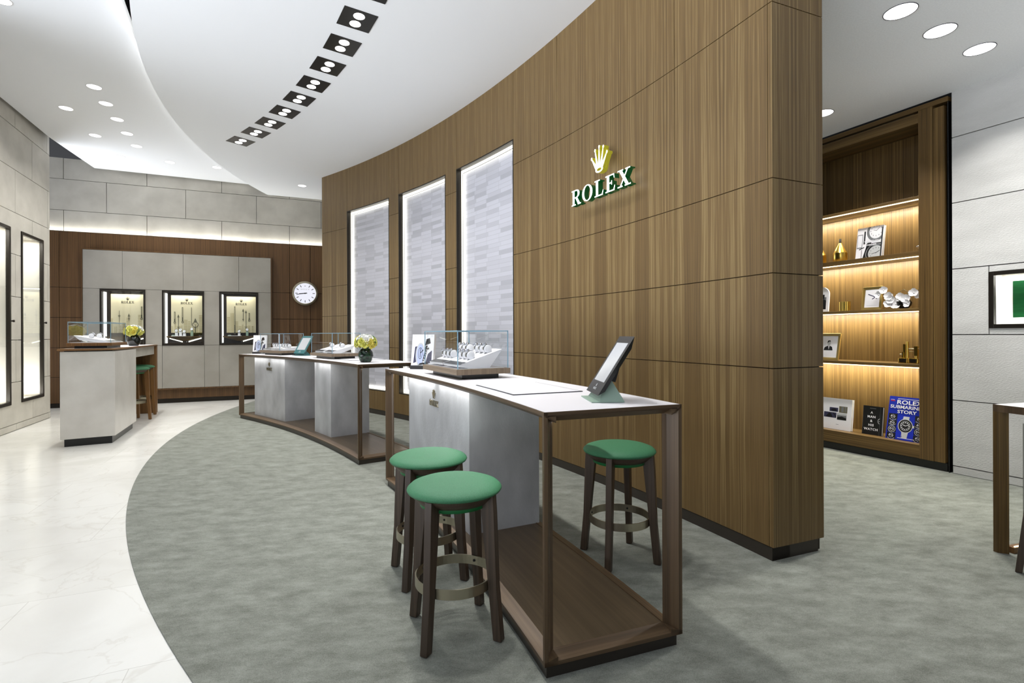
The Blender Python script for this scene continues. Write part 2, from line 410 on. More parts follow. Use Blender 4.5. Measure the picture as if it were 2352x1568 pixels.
# ------------------------------------------------------------------ shared geometry
CX, CY, RW = -12.817, -2.865, 15.39             # the room's centre of curvature, face of the wood wall
def P(r, a, z=0.): return Vector((CX + r * cos(a * D2), CY + r * sin(a * D2), z))
def rad(a): return Vector((cos(a * D2), sin(a * D2), 0))
def tan(a): return Vector((-sin(a * D2), cos(a * D2), 0))
ZM, ZL, ZR = 4.19, 4.355, 3.49                  # main ceiling, left raft, side-room ceiling
def arcs(a0, a1, step=.5):
    n = max(1, int(math.ceil(abs(a1 - a0) / step))); return [a0 + (a1 - a0) * k / n for k in range(n + 1)]
def arc_block(mb, r0, r1, a0, a1, z0, z1, step=.5, uoff=0., o=None):
    o = o or Vector((0, 0, 0))
    aa = arcs(a0, a1, step)
    for a, b in zip(aa, aa[1:]):
        ua, ub = uoff + a * D2 * RW, uoff + b * D2 * RW
        mb.face([P(r0, b, z0) - o, P(r0, a, z0) - o, P(r0, a, z1) - o, P(r0, b, z1) - o], [(ub, z0), (ua, z0), (ua, z1), (ub, z1)], True)
        mb.face([P(r1, a, z0) - o, P(r1, b, z0) - o, P(r1, b, z1) - o, P(r1, a, z1) - o], [(ua, z0), (ub, z0), (ub, z1), (ua, z1)], True)
        mb.face([P(r0, a, z1) - o, P(r1, a, z1) - o, P(r1, b, z1) - o, P(r0, b, z1) - o], [(0, ua), (r1 - r0, ua), (r1 - r0, ub), (0, ub)])
        mb.face([P(r0, b, z0) - o, P(r1, b, z0) - o, P(r1, a, z0) - o, P(r0, a, z0) - o])
    for a, f in ((a0, 1), (a1, -1)):
        q = [P(r0, a, z0) - o, P(r1, a, z0) - o, P(r1, a, z1) - o, P(r0, a, z1) - o]
        mb.face(q[::f], [(0, z0), (r1 - r0, z0), (r1 - r0, z1), (0, z1)][::f])
def arc_sweep(mb, prof, a0, a1, o, step=.5, caps=True):
    """prof: (r, z) loop swept along the arc"""
    aa = arcs(a0, a1, step); n = len(prof)
    s = [0]
    for i in range(n): s.append(s[-1] + hypot(prof[(i + 1) % n][0] - prof[i][0], prof[(i + 1) % n][1] - prof[i][1]))
    for a, b in zip(aa, aa[1:]):
        for i in range(n):
            (r, z), (R, Z) = prof[i], prof[(i + 1) % n]
            mb.face([P(r, a, z) - o, P(R, a, Z) - o, P(R, b, Z) - o, P(r, b, z) - o], [(s[i], a * D2 * RW), (s[i + 1], a * D2 * RW), (s[i + 1], b * D2 * RW), (s[i], b * D2 * RW)])
    if caps:
        mb.face([P(r, a0, z) - o for r, z in prof][::-1]); mb.face([P(r, a1, z) - o for r, z in prof])

# ------------------------------------------------------------------ floor and ceilings
mb = MB(); mb.prism(ccw([(-8.9, 13), (-8.9, 6.2), (-6.2, 4.2), (-3.8, -1.6), (8, -1.6), (8, 13)]), -.1, 0); struct(mb.build('floor', MARBLE))
CC, CR = (6.859, 10.711), 11.94
pts = [(CC[0] + CR * cos(a * D2), CC[1] + CR * sin(a * D2)) for a in [172 + k * (270 - 172) / 120 for k in range(121)]]
pts += [(7.2, -1.2), (7.2, 12.37)]
mb = MB(); mb.prism(ccw(pts), 0.0005, .005); struct(mb.build('floor_carpet', CARPET))
# main ceiling: its left edge is an arc, its right edge runs into the wood wall
mc = (4.647, 9.967); mr = 9.698
edge = [(mc[0] + mr * cos(a * D2), mc[1] + mr * sin(a * D2)) for a in [176.6 + k * (275 - 176.6) / 100 for k in range(101)]]
poly = edge + [(5.6, .2), (5.6, 2.0), (P(RW + .1, 21.9).x, P(RW + .1, 21.9).y)] + [(P(RW + .1, a).x, P(RW + .1, a).y) for a in arcs(21.9, 52.6, 1)] + [(-3.4, 11.2), (-4.93, 10.55)]
mb = MB(); mb.prism(ccw(poly), ZM, ZM + .1); struct(mb.build('ceiling', CEIL))
rc = (8.495, 11.385); rr = 13.808
ae0 = atan2(10.36 - rc[1], -5.274 - rc[0]) / D2 % 360
redge = [(rc[0] + rr * cos(a * D2), rc[1] + rr * sin(a * D2)) for a in [ae0 + k * (246 - ae0) / 80 for k in range(81)]]
poly = redge + [(3.2, -4.5), (-1.6, -4.5), (-4.32, 1.42), (-6.538, 6.516), (-7.119, 7.848), (-7.612, 9.30)]
mb = MB(); mb.prism(ccw(poly), ZL, ZL + .1); struct(mb.build('ceiling_left', CEIL))
poly = [(P(RW + .42, a).x, P(RW + .42, a).y) for a in arcs(22.2, 44, 1)] + [(1.2, 11.5), (4.025 - .44 * 6, 4.677 + .898 * 6), (4.025 + .44 * 4.6, 4.677 - .898 * 4.6), (2.1, 1.2)]
mb = MB(); mb.prism(ccw(poly), ZR, ZM - .01); struct(mb.build('ceiling_right', CEILR))
mb = MB(); mb.box((-11, -5, 5.0), (8, 13, 5.1)); struct(mb.build('ceiling_void', VOID))

# ------------------------------------------------------------------ curved wood wall
NICHES = [(33.46, 38.19), (39.19, 43.94), (44.95, 49.74)]
NZ0, NZ1 = .39, 3.446
cols = [21.97, 24.82, 30.5, 33.46, 38.19, 39.19, 43.94, 44.95, 49.74, 52.7]
rows = [.08, 1.093, 1.632, 2.168, 3.16, ZM]
mb = MB(); g = .015
for i, (a, b) in enumerate(zip(cols, cols[1:])):
    if (a, b) in NICHES:
        rr_ = [(.08, NZ0), (NZ1, ZM)]
    else:
        rr_ = list(zip(rows, rows[1:]))
    for j, (z0, z1) in enumerate(rr_):
        arc_block(mb, RW, RW + .12, a + g / 2 * (i > 0), b - g / 2, z0 + .0026, z1 - .0026 * (z1 < ZM), .5, 0)
for z0, z1 in zip(rows, rows[1:]):               # the end face
    A, B = 21.86, 21.96
    q = [P(RW + .001, A, 0), P(RW + .405, A, 0), P(RW + .405, B, 0), P(RW + .001, B, 0)]
    mb.hexa([v + Vector((0, 0, z0 + .0026)) for v in q] + [v + Vector((0, 0, z1 - .0026)) for v in q])
struct(mb.build('wall_curved', WALL_WOOD))
mb = MB(); arc_block(mb, RW + .125, RW + .406, 21.962, 52.7, 0, ZM + .05, .5)
struct(mb.build('wall_curved_core', BRONZE))
mb = MB(); arc_block(mb, RW + .004, RW + .14, 21.9, 52.7, 0, .079, .5)
q = [P(RW + .004, 21.9), P(RW + .37, 21.9), P(RW + .37, 22.0), P(RW + .004, 22.0)]
mb.hexa(q + [v + Vector((0, 0, .079)) for v in q])
struct(mb.build('baseboard_curved', PLINTH))
names = ['tall lit tile niche beside the wall sign, rightmost and largest of three', 'tall lit tile niche in the wood wall, middle of the three', 'tall lit tile niche nearest the wall clock, leftmost of three']
for (a0, a1), lab in zip(NICHES, names):
    am = (a0 + a1) / 2; o = P(RW, am, NZ0)
    t = thing('wall_niche', lab, 'wall niche', o, 0, 'lit tile niches in the curved wall')
    dg = .028 / RW / D2
    mb = MB()                                    # bronze reveal
    arc_block(mb, RW - .002, RW + .125, a0, a0 + dg / 2, NZ0, NZ1, .5, 0, o); arc_block(mb, RW - .002, RW + .125, a1 - dg / 2, a1, NZ0, NZ1, .5, 0, o)
    arc_block(mb, RW - .002, RW + .125, a0, a1, NZ1 - .012, NZ1, .5, 0, o); arc_block(mb, RW - .002, RW + .125, a0, a1, NZ0, NZ0 + .012, .5, 0, o)
    mb.build('reveal', BRONZE, t)
    mb = MB(); i = dg / 2; w = .04 / RW / D2    # glowing perimeter band
    arc_block(mb, RW + .07, RW + .118, a0 + i, a0 + i + w, NZ0 + .012, NZ1 - .012, .5, 0, o); arc_block(mb, RW + .07, RW + .118, a1 - i - w, a1 - i, NZ0 + .012, NZ1 - .012, .5, 0, o)
    arc_block(mb, RW + .07, RW + .118, a0 + i + w, a1 - i - w, NZ1 - .052, NZ1 - .012, .5, 0, o); arc_block(mb, RW + .07, RW + .118, a0 + i + w, a1 - i - w, NZ0 + .012, NZ0 + .052, .5, 0, o)
    mb.build('light_band', LEDN, t)
    mb = MB(); j = i + w * 1.02
    arc_block(mb, RW + .106, RW + .12, a0 + j, a1 - j, NZ0 + .053, NZ1 - .053, .4, 0, o); mb.build('tile_panel', NTILE, t)
    mb = MB(); k = .006 / RW / D2
    arc_block(mb, RW + .066, RW + .07, a0 + i + w - k, a0 + i + w, NZ0 + .06, NZ1 - .06, .5, 0, o); arc_block(mb, RW + .066, RW + .07, a0 + i + w, a1 - i - w, NZ1 - .058, NZ1 - .052, .5, 0, o)
    arc_block(mb, RW + .066, RW + .07, a1 - i - w, a1 - i - w + k, NZ0 + .06, NZ1 - .06, .5, 0, o)
    mb.build('trim_bead', BRONZE, t)

# illuminated wall sign
am = 27.6; t = thing('wall_sign', 'illuminated crown over green edged ROLEX letters on the curved wood wall', 'sign', P(RW - .062, am, 2.432), 0)
Ms = FM((0, 0, 0), -tan(am), (0, 0, 1))
h = .135; gap = .17; wd = .79; scx = (wd / h - 4 * gap * 1.0) / sum(GL[c][0] for c in 'ROLEX'); x = -wd / 2
for c in 'ROLEX':
    mb = MB(); polys(mb, GL[c][1], Ms, h, .05, x, 0, 1, scx)
    mb.build('letter', [SIGNG, SIGNW], t); x += (GL[c][0] * scx + gap) * h
mb = MB(); polys(mb, crown_polys(), Ms, .222, .05, 0.005, .196, 1, .92)
mb.prism(ccw([(-.05, .215), (-.095, .33), (-.055, .385), (0, .405), (.06, .385), (.1, .33), (.055, .215)]), 0, .02, Ms)
mb.build('crown', [CROWNY, CROWNW], t)

# ------------------------------------------------------------------ panelled straight walls
def subtract(r, holes):
    out = [r]
    for (hx0, hz0, hx1, hz1) in holes:
        nxt = []
        for (x0, z0, x1, z1) in out:
            if hx0 >= x1 or hx1 <= x0 or hz0 >= z1 or hz1 <= z0: nxt.append((x0, z0, x1, z1)); continue
            if z0 < hz0: nxt.append((x0, z0, x1, hz0))
            if z1 > hz1: nxt.append((x0, hz1, x1, z1))
            a, b = max(z0, hz0), min(z1, hz1)
            if x0 < hx0: nxt.append((x0, a, hx0, b))
            if x1 > hx1: nxt.append((hx1, a, x1, b))
        out = nxt
    return out
def panels(mb, rows, cuts, x0, x1, y0, y1, holes=(), gap=.008):
    for (z0, z1), cs in zip(zip(rows, rows[1:]), cuts):
        xs = [x0] + [c for c in cs if x0 < c < x1] + [x1]
        for a, b in zip(xs, xs[1:]):
            for (p, q, r, s) in subtract((a + gap / 2, z0 + gap / 2, b - gap / 2, z1 - gap / 2), holes):
                mb.box((p, y0, q), (r, y1, s))
# back wall frame: x along the wall, y away from the room
BO = Vector((-8.19, 9.13, 0)); BR = atan2(1.70, 4.145)
BOXH = (.45, .31, 3.5, 2.86)
mb = MB(); panels(mb, [.08, .55, 1.085, 1.628, 2.172, 3.184], [[.06, 3.857, 4.26]] * 4 + [[.06, 3.857, 4.26]], -.35, 5.4, 0, .02, [BOXH])
mb.box((-.35, .02, 3.16), (5.4, .12, 3.18))
struct(mb.build('wall_back', BACK_WOOD, loc=BO, rz=BR))
mb = MB(); r1 = [.097, 1.361, 2.614, 3.857]; r2 = [.733, 1.994, 3.236, 4.48]
panels(mb, [3.2, 3.58, 4.145, 4.527], [r1, r2, r1], -.5, 5.4, .09, .12)
struct(mb.build('wall_back_stone', STONE, loc=BO, rz=BR))
mb = MB(); mb.box((-.5, .4, 0), (5.4, .5, 4.5)); mb.box((-.5, .125, 3.19), (5.4, .4, 4.5))
struct(mb.build('wall_back_core', BRONZE, loc=BO, rz=BR))
mb = MB(); mb.box((-.35, .008, 0), (5.4, .1, .08)); struct(mb.build('baseboard_back', BRONZE, loc=BO, rz=BR))
# left stone wall
LO = Vector((-6.6223, 6.5837, 0)); LR = atan2(1.50567, -.71)
e1 = [-1.75, -.645, .457, 1.56]; e2 = [-2.3, -1.2, -.1, 1.005]
LV = [(.622, .365, 1.390, 2.765), (-.475, .365, .295, 2.765)]
mb = MB(); panels(mb, [.092, .663, 1.241, 1.834, 2.414, 2.987, 3.575, 4.156, 4.72], [e2, e1, e2, e1, e2, e1, e2, e1], -2.6, 1.655, 0, .03, LV)
panels(mb, [.004, .092], [e1], -2.6, 1.655, -.004, .03)
struct(mb.build('wall_left', STONE, loc=LO, rz=LR))
mb = MB(); mb.box((-2.6, .33, 0), (1.65, .36, 4.7)); mb.box((1.645, .03, 0), (1.652, .36, 4.7)); struct(mb.build('wall_left_core', BRONZE, loc=LO, rz=LR))
# right stone wall
RO = Vector((4.025, 4.677, 0)); RR = atan2(-.898, .44)
RVIT = (.279, 1.33, 1.2, 1.818)
mb = MB(); panels(mb, [.077, .677, 1.275, 1.873, 2.475, 3.073, ZR + .02], [[1.4], [1.1], [.277, 1.202], [1.4], [1.0], [1.4]], .012, 2.7, 0, .03, [RVIT])
panels(mb, [.005, .077], [[1.3]], .012, 2.7, .002, .03)
struct(mb.build('wall_right', STONER, loc=RO, rz=RR))
mb = MB(); mb.box((-3.2, .42, 0), (2.7, .46, ZR + .1)); mb.box((.05, .2, 2.0), (2.7, .24, ZR + .1)); struct(mb.build('wall_right_core', BRONZE, loc=RO, rz=RR))

# proud fabric panel on the back wall, with three vitrines let into it
BX = [(.682, 1.377), (1.64, 2.33), (2.589, 3.276)]; BZ0, BZ1 = 1.107, 2.155
t = thing('display_surround', 'large grey panelled surround framing three watch vitrines on the back wall', 'wall panel', BO, BR)
holes = [(a, BZ0, b, BZ1) for a, b in BX]
mb = MB(); panels(mb, [.29, 1.107, 2.157, 2.862], [[.682, 1.377, 1.64, 2.336, 2.588, 3.276], [], [1.023, 1.982, 2.932]], .43, 3.508, -.1, -.06, holes, .005)
mb.build('panel_face', PANELG, t)
mb = MB(); mb.box((.415, -.104, 2.864), (3.526, .3, 2.88)); mb.box((3.51, -.104, .27), (3.526, .3, 2.864)); mb.box((.415, -.104, .27), (.428, .3, 2.864)); mb.box((.415, -.104, .27), (3.526, .02, .288))
mb.build('edge_frame', BACK_WOOD, t)
mb = MB()
for p in subtract((.43, .29, 3.508, 2.862), holes): mb.box((p[0], -.058, p[1]), (p[2], -.05, p[3]))
mb.build('backing', BRONZE, t)

def hollow(mb, x0, x1, z0, z1, w, y0, y1):
    mb.box((x0, y0, z0), (x0 + w, y1, z1)); mb.box((x1 - w, y0, z0), (x1, y1, z1))
    mb.box((x0 + w, y0, z1 - w), (x1 - w, y1, z1)); mb.box((x0 + w, y0, z0), (x1 - w, y1, z0 + w))
def vitrine(fr, x0, x1, z0, z1, y0, depth, fw, label, cat, O, rz, group, lin, knob=None):
    """recessed showcase; local x along the wall, y into it"""
    base = O + Matrix.Rotation(rz, 3, 'Z') @ Vector(((x0 + x1) / 2, 0, z0))
    t = thing('wall_vitrine', label, cat, base, rz, group)
    w = (x1 - x0) / 2; h = z1 - z0
    mb = MB(); hollow(mb, -w, w, 0, h, fw, y0 - .012, y0 + .03); mb.build('frame', BRONZE, t, bevel=.002)
    mb = MB(); iw = w - .012
    mb.box((-iw, y0 + .031, .012), (-iw + .01, y0 + depth, h - .012)); mb.box((iw - .01, y0 + .031, .012), (iw, y0 + depth, h - .012))
    mb.box((-iw, y0 + .031, .006), (iw, y0 + depth, .016)); mb.box((-iw, y0 + .031, h - .016), (iw, y0 + depth, h - .006)); mb.box((-iw, y0 + depth, .006), (iw, y0 + depth + .012, h - .006))
    mb.build('lining', lin, t)
    mb = MB(); mb.box((-w + fw, y0 + .006, fw), (w - fw, y0 + .010, h - fw)); mb.build('glass_pane', GLASS, t)
    if knob:
        mb = MB(); mb.lathe([(0, -.03), (.016, -.03), (.016, -.012), (.009, -.01), (.009, .012)], 14, FM((knob[0], y0 - .004, knob[1]), (1, 0, 0), (0, 0, 1)) @ Matrix.Rotation(pi, 4, 'X')); mb.build('lock_knob', BRONZE, t)
    return t
labs = ['back wall vitrine at left, partly behind the island glass case', 'middle of three square back wall watch vitrines, four watches inside', 'back wall vitrine at right, nearest the round clock, two watches']
vit = []
for i, ((a, b), lab) in enumerate(zip(BX, labs)):
    t = vitrine(None, a, b, BZ0, BZ1, -.1, .36, .03, lab, 'showcase', BO, BR, 'watch vitrines in the grey back panel', VDARK)
    w = (b - a) / 2; vit.append(t)
    mb = MB(); mb.box((-w + .04, -.05, .04), (-w + .052, .08, 1.0)); mb.build('light_panel', LIGHTBOX, t)
    bx0, bx1 = -.24, .285
    mb = MB(); mb.box((bx0, .10, .24), (bx1, .112, .97)); bd = mb.build('backdrop', CREAM, t)
    My = FM((0, 0, 0), (1, 0, 0), (0, 0, 1))
    def flat(mb, ps, y, d=.002):
        for q in ps: mb.prism(ccw(q), 0, d, FM((0, y, 0), (1, 0, 0), (0, 0, 1)))
    rnd = random.Random(i + 3)
    mb = MB(); x = bx0 + .005                    # pale skyline of blocks
    while x < bx1 - .05:
        ww = rnd.uniform(.035, .075); hh = rnd.uniform(.1, .42) if (x < -.13 or x > .15) else rnd.uniform(.12, .34)
        if rnd.random() < .5:
            k = int(ww / .016)
            flat(mb, [R4(x + j * .016, .24, x + j * .016 + .007, .24 + hh) for j in range(k)], .0995)
        else:
            k = int(hh / .03)
            flat(mb, [R4(x, .24 + j * .03, x + ww - .006, .24 + j * .03 + .013) for j in range(k)], .0995)
        x += ww + rnd.uniform(.002, .006)
    mb.build('skyline', CREAMD, bd)
    hands = [[(-.11, .5, .42, 'ring'), (.04, .47, .14, 'arrow'), (.24, .52, .22, 'bar')], [(-.18, .45, .2, 'bar'), (-.12, .3, .3, 'arrow'), (-.05, .46, .28, 'bar'), (.1, .38, .36, 'thin'), (.165, .3, .28, 'wheel')], [(-.095, .24, .53, 'bar'), (.055, .47, .26, 'arrow'), (.105, .3, .4, 'arrow'), (.165, .5, .14, 'bar')]][i]
    for (hx, z0, hl, kind) in hands:                   # tall watch hands standing like towers
        mb = MB()
        if kind == 'thin': flat(mb, [R4(hx - .004, z0, hx + .004, z0 + hl)], .097)
        elif kind == 'ring': flat(mb, [R4(hx - .003, z0 - .12, hx + .003, z0 + .16)] + ring2(hx, z0 + .06, .018, .018, .011, .011), .097)
        elif kind == 'arrow': flat(mb, [R4(hx - .005, z0, hx + .005, z0 + hl - .05), [(hx - .02, z0 + hl - .06), (hx + .02, z0 + hl - .06), (hx, z0 + hl)]] + ring2(hx, z0 + .04, .014, .014, .007, .007, n=10), .097)
        elif kind == 'bar': flat(mb, [R4(hx - .01, z0, hx - .004, z0 + hl), R4(hx + .004, z0, hx + .01, z0 + hl), R4(hx - .01, z0 + hl - .01, hx + .01, z0 + hl), R4(hx - .01, z0, hx + .01, z0 + hl * .3)] + ring2(hx, z0 - .01, .02, .024, .01, .012, n=12), .097)
        else: flat(mb, ring2(hx, z0 + .1, .055, .055, .044, .044) + [R4(hx - .004, z0 + .05, hx + .004, z0 + .1), [(hx - .003, z0 + .1), (hx + .003, z0 + .1), (hx + .045, z0 + .13), (hx + .042, z0 + .136)], [(hx - .003, z0 + .1), (hx + .003, z0 + .1), (hx - .042, z0 + .136), (hx - .045, z0 + .13)], [(hx - .03, z0 + .15), (hx + .03, z0 + .15), (hx, z0 + .23)], R4(hx - .008, z0 - .06, hx + .008, z0 + .05)], .097)
        mb.build('watch_hand_relief', INKT, bd)
    logo(bd, FM((.022, .0985, .80), (1, 0, 0), (0, 0, 1)), .042, INK, .002, 1.15)
    # half-round bracket shelf lit from below
    mb = MB(); prof = []
    mb.prism(ccw([(-.29, 0), (.29, 0), (.29, .02), (-.29, .02)]), -.17, .06, FM((0, .03, .155), (1, 0, 0), (0, 0, 1)))
    mb.face([(-.29, -.03, .155), (0, .0, .07), (0, .09, .06), (-.29, .09, .15)]); mb.face([(0, .0, .07), (.29, -.03, .155), (.29, .09, .15), (0, .09, .06)]); mb.face([(-.29, -.03, .155), (.29, -.03, .155), (0, 0, .07)])
    sh = mb.build('shelf', CASE_WOOD, t, grain='x')
    mb = MB()
    for sx in ((-1, 1) if i < 2 else (1,)): mb.face([(sx * .05, .1, .075), (sx * .27, .1, .145), (sx * .27, .1, .125), (sx * .05, .1, .055)][::sx])
    mb.build('led_strip', LEDN, sh)
    mb = MB(); mb.box((-.03, .0, .05), (.03, .09, .075)); mb.build('bracket', BRONZE, sh)
    area('vitrine_lamp', BO + Matrix.Rotation(BR, 3, 'Z') @ Vector(((a + b) / 2, .0, BZ1 - .03)), (0, .0, -1), .5, .1, 2.2, (1, .97, .88), xaxis=(cos(BR), sin(BR), 0))
for i, ((x0, z0, x1, z1), lab) in enumerate(zip(LV, ['tall slim lit showcase in the left stone wall, the whole frame visible', 'tall slim lit showcase in the left stone wall, cut by the picture edge'])):
    t = vitrine(None, x0, x1, z0, z1, 0, .26, .042, lab, 'showcase', LO, LR, 'tall wall showcases on the left', VLIN, ((x1 - x0) / 2 - .012 + .045, 1.133))
    w = (x1 - x0) / 2
    mb = MB(); mb.box((-.1, .262, .02), (w - .03, .268, 2.38)); mb.build('back_panel', PAPER, t)
    area('showcase_lamp', LO + Matrix.Rotation(LR, 3, 'Z') @ Vector(((x0 + x1) / 2, .13, z1 - .03)), (0, 0, -1), .5, .14, 8, (1, .99, .95), xaxis=(cos(LR), sin(LR), 0))
    area('showcase_lamp', LO + Matrix.Rotation(LR, 3, 'Z') @ Vector(((x0 + x1) / 2, .13, z0 + .03)), (0, 0, 1), .5, .14, 8, (1, .99, .95), xaxis=(cos(LR), sin(LR), 0))
t = vitrine(None, RVIT[0], RVIT[2], RVIT[1], RVIT[3], 0, .19, .034, 'black framed lit display niche holding a green panel on the right wall', 'showcase', RO, RR, None, VLIN)
mb = MB(); mb.box((-.46 + .105, .14, .09), (.33, .15, .405)); mb.build('green_panel', GREENP, t)
area('niche_lamp', RO + Matrix.Rotation(RR, 3, 'Z') @ Vector((.74, .1, RVIT[3] - .025)), (0, 0, -1), .8, .1, 5, xaxis=(cos(RR), sin(RR), 0))
area('niche_lamp', RO + Matrix.Rotation(RR, 3, 'Z') @ Vector((.74, .1, RVIT[1] + .025)), (0, 0, 1), .8, .1, 3, xaxis=(cos(RR), sin(RR), 0))

# wall clock
cw = BO + Matrix.Rotation(BR, 3, 'Z') @ Vector((4.155, -.005, 2.168))
t = thing('wall_clock', 'round white lit wall clock with fluted gold rim on dark wood', 'clock', cw, BR)
My = FM((0, 0, 0), (1, 0, 0), (0, 0, 1))
mb = MB(); n = 144; prof = [(.212, .01), (.212, .05), (.218, .058), (.246, .05), (.25, .02), (.25, .0)]
rows_ = [[My @ Vector(((r + (.004 if k % 2 else 0) * (j in (2, 3, 4))) * cos(2 * pi * k / n), (r + (.004 if k % 2 else 0) * (j in (2, 3, 4))) * sin(2 * pi * k / n), z)) for k in range(n)] for j, (r, z) in enumerate(prof)]
mb.grid(rows_, True, False); mb.build('bezel', CHAMP, t)
mb = MB(); mb.prism([(.214 * cos(k * pi / 32), .214 * sin(k * pi / 32)) for k in range(64)], .01, .03, My); dial = mb.build('dial', DIALW, t)
for k in range(12):
    mb = MB(); M = My @ Matrix.Rotation(pi / 2 - k * pi / 6, 4, 'Z')
    mb.box((.145, -.0065, .031), (.19, .0065, .034), M) if k else mb.box((-.014, .148, .031), (.014, .156, .034), My)
    mb.build('hour_marker', INK, dial)
mb = MB(); mb.box((-.035, -.008, .038), (.17, .005, .041), My @ Matrix.Rotation(radians(189), 4, 'Z')); mb.build('minute_hand', INKB, t)
mb = MB(); mb.box((-.04, -.01, .035), (.115, .008, .037), My @ Matrix.Rotation(radians(187), 4, 'Z')); mb.prism([(.014 * cos(k * pi / 8), .014 * sin(k * pi / 8)) for k in range(16)], .034, .044, My); mb.build('hour_hand', INKB, t)
logo(dial, FM((0, -.031, .075), (1, 0, 0), (0, 0, 1)), .02, INKS, .001, 1.6, .35, crown=False, name='lettering')

# ------------------------------------------------------------------ curved display counters
R0, R1, TZ = 13.78, 14.40, 1.0
def counter(a0, a1, peds, label, logo_at):
    o = P((R0 + R1) / 2, (a0 + a1) / 2, .005)
    t = thing('display_counter', label, 'counter', o, 0, 'curved walnut framed display counters')
    da = lambda d, r=R0: d / r / D2
    mb = MB(); arc_block(mb, R0 + .006, R1 - .006, a0 + da(.006), a1 - da(.006), .984, TZ, .5, 0, o); mb.build('counter_top', TOPW, t)
    # rails: thin outer edge, long chamfer inward
    def rail(name, top, side):
        s = 1 if side == 'f' else -1; r = R0 if side == 'f' else R1
        pr = [(0, TZ), (0, .987), (.05, .958), (.05, .983), (.004, .983), (.004, TZ)] if top else [(0, .053), (0, .068), (.055, .083), (.055, .053)]
        mb = MB(); arc_sweep(mb, [(r + s * n, z) for n, z in pr], a0, a1, o); return mb.build(name, DARK_WOOD, t, grain='x')
    def endrail(name, top, a, s):
        pr = [(0, TZ), (0, .987), (.05, .958), (.05, .983), (.004, .983), (.004, TZ)] if top else [(0, .053), (0, .068), (.055, .083), (.055, .053)]
        mb = MB(); A = [P(R0 + n * .7, a + s * da(n), z) - o for n, z in pr]; B = [P(R1 - n * .7, a + s * da(n), z) - o for n, z in pr]
        for i in range(len(pr)):
            j = (i + 1) % len(pr); mb.face([A[i], A[j], B[j], B[i]], [(pr[i][0] + pr[i][1], 0), (pr[j][0] + pr[j][1], 0), (pr[j][0] + pr[j][1], .62), (pr[i][0] + pr[i][1], .62)])
        mb.face(A[::-1]); mb.face(B); return mb.build(name, DARK_WOOD, t)
    for top, nm in ((True, 'top_rail'), (False, 'bottom_rail')):
        for sd in 'fb': rail(nm, top, sd)
        endrail(nm, top, a0, 1); endrail(nm, top, a1, -1)
    for a, sa in ((a0, 1), (a1, -1)):
        for r, sr in ((R0, 1), (R1, -1)):
            prof = [(0, 0), (.016, 0), (.052, .058), (.058, .052), (0, .016)]
            mb = MB(); pp = [P(r + sr * u, a + sa * da(v), 0) - o for u, v in prof]
            z0, z1 = .053, TZ - .0005; n = len(pp)
            for i in range(n):
                p, q = pp[i], pp[(i + 1) % n]; u = i * .06; w_ = (q - p).length
                mb.face([p + Vector((0, 0, z0)), q + Vector((0, 0, z0)), q + Vector((0, 0, z1)), p + Vector((0, 0, z1))], [(u, z0), (u + w_, z0), (u + w_, z1), (u, z1)])
            mb.face([p + Vector((0, 0, z1)) for p in pp]); mb.face([p + Vector((0, 0, z0)) for p in pp][::-1])
            mb.build('post', DARK_WOOD, t)
    mb = MB(); arc_block(mb, R0 + .055, R1 - .055, a0 + da(.055), a1 - da(.055), .053, .079, .5, 0, o); mb.build('base_panel', SLAB_WOOD, t)
    mb = MB(); arc_block(mb, R0 + .012, R1 - .02, a0 + da(.012), a1 - da(.02), .0, .053, .5, 0, o); mb.build('base_plinth', PLINTH, t)
    mb = MB(); arc_block(mb, R0 + .058, R0 + .072, a0 + da(.07), a1 - da(.07), .962, .972, .5, 0, o); mb.build('led_strip', LED, t)
    for k, (p0, p1) in enumerate(peds):
        mb = MB(); arc_block(mb, R0 + .112, R1 - .03, p0, p1, .079, .984, .5, 0, o); pd = mb.build('pedestal', PED, t)
        if k == 0:
            c = P(R0 + .112, logo_at, .776) - o
            logo(pd, FM(c, -tan(logo_at), (0, 0, 1)), .041, CHAMP, .008, 1.0, .14)
    n = max(2, int((a1 - a0) / 3))
    for k in range(n):
        a = a0 + (k + .5) * (a1 - a0) / n; p = P(R0 + .064, a, .955)
        area('counter_led', p, (0, 0, -1), R0 * (a1 - a0) / n * D2 * .9, .02, 1.0 * (a1 - a0) / n / 3, (1, .99, .97), xaxis=tan(a))
    return t
counter(20.18, 31.66, [(25.33, 30.5)], 'long curved walnut framed counter with white top, nearest, green stools around it', 28.1)
counter(34.95, 51.6, [(46.14, 50.4), (39.82, 42.0)], 'far curved walnut framed counter with white top holding the yellow rose vase', 48.3)
def mat_pad(a0, a1, r0, r1, label):
    o = P((r0 + r1) / 2, (a0 + a1) / 2, TZ)
    t = thing('counter_mat', label, 'mat', o, 0, 'presentation mats on the counters')
    mb = MB(); arc_block(mb, r0, r1, a0, a1, TZ + .0005, TZ + .0035, .5, 0, o); mb.build('edge_border', STEELD, t)
    mb = MB(); d = .008 / r0 / D2; arc_block(mb, r0 + .008, r1 - .008, a0 + d, a1 - d, TZ + .0036, TZ + .0042, .5, 0, o); mb.build('pad', PADW, t)
mat_pad(22.42, 24.6, 13.868, 14.25, 'white presentation mat with dark edge on the nearest curved counter')
mat_pad(38.05, 39.9, 13.985, 14.385, 'white presentation mat on the far counter beside the rose vase')

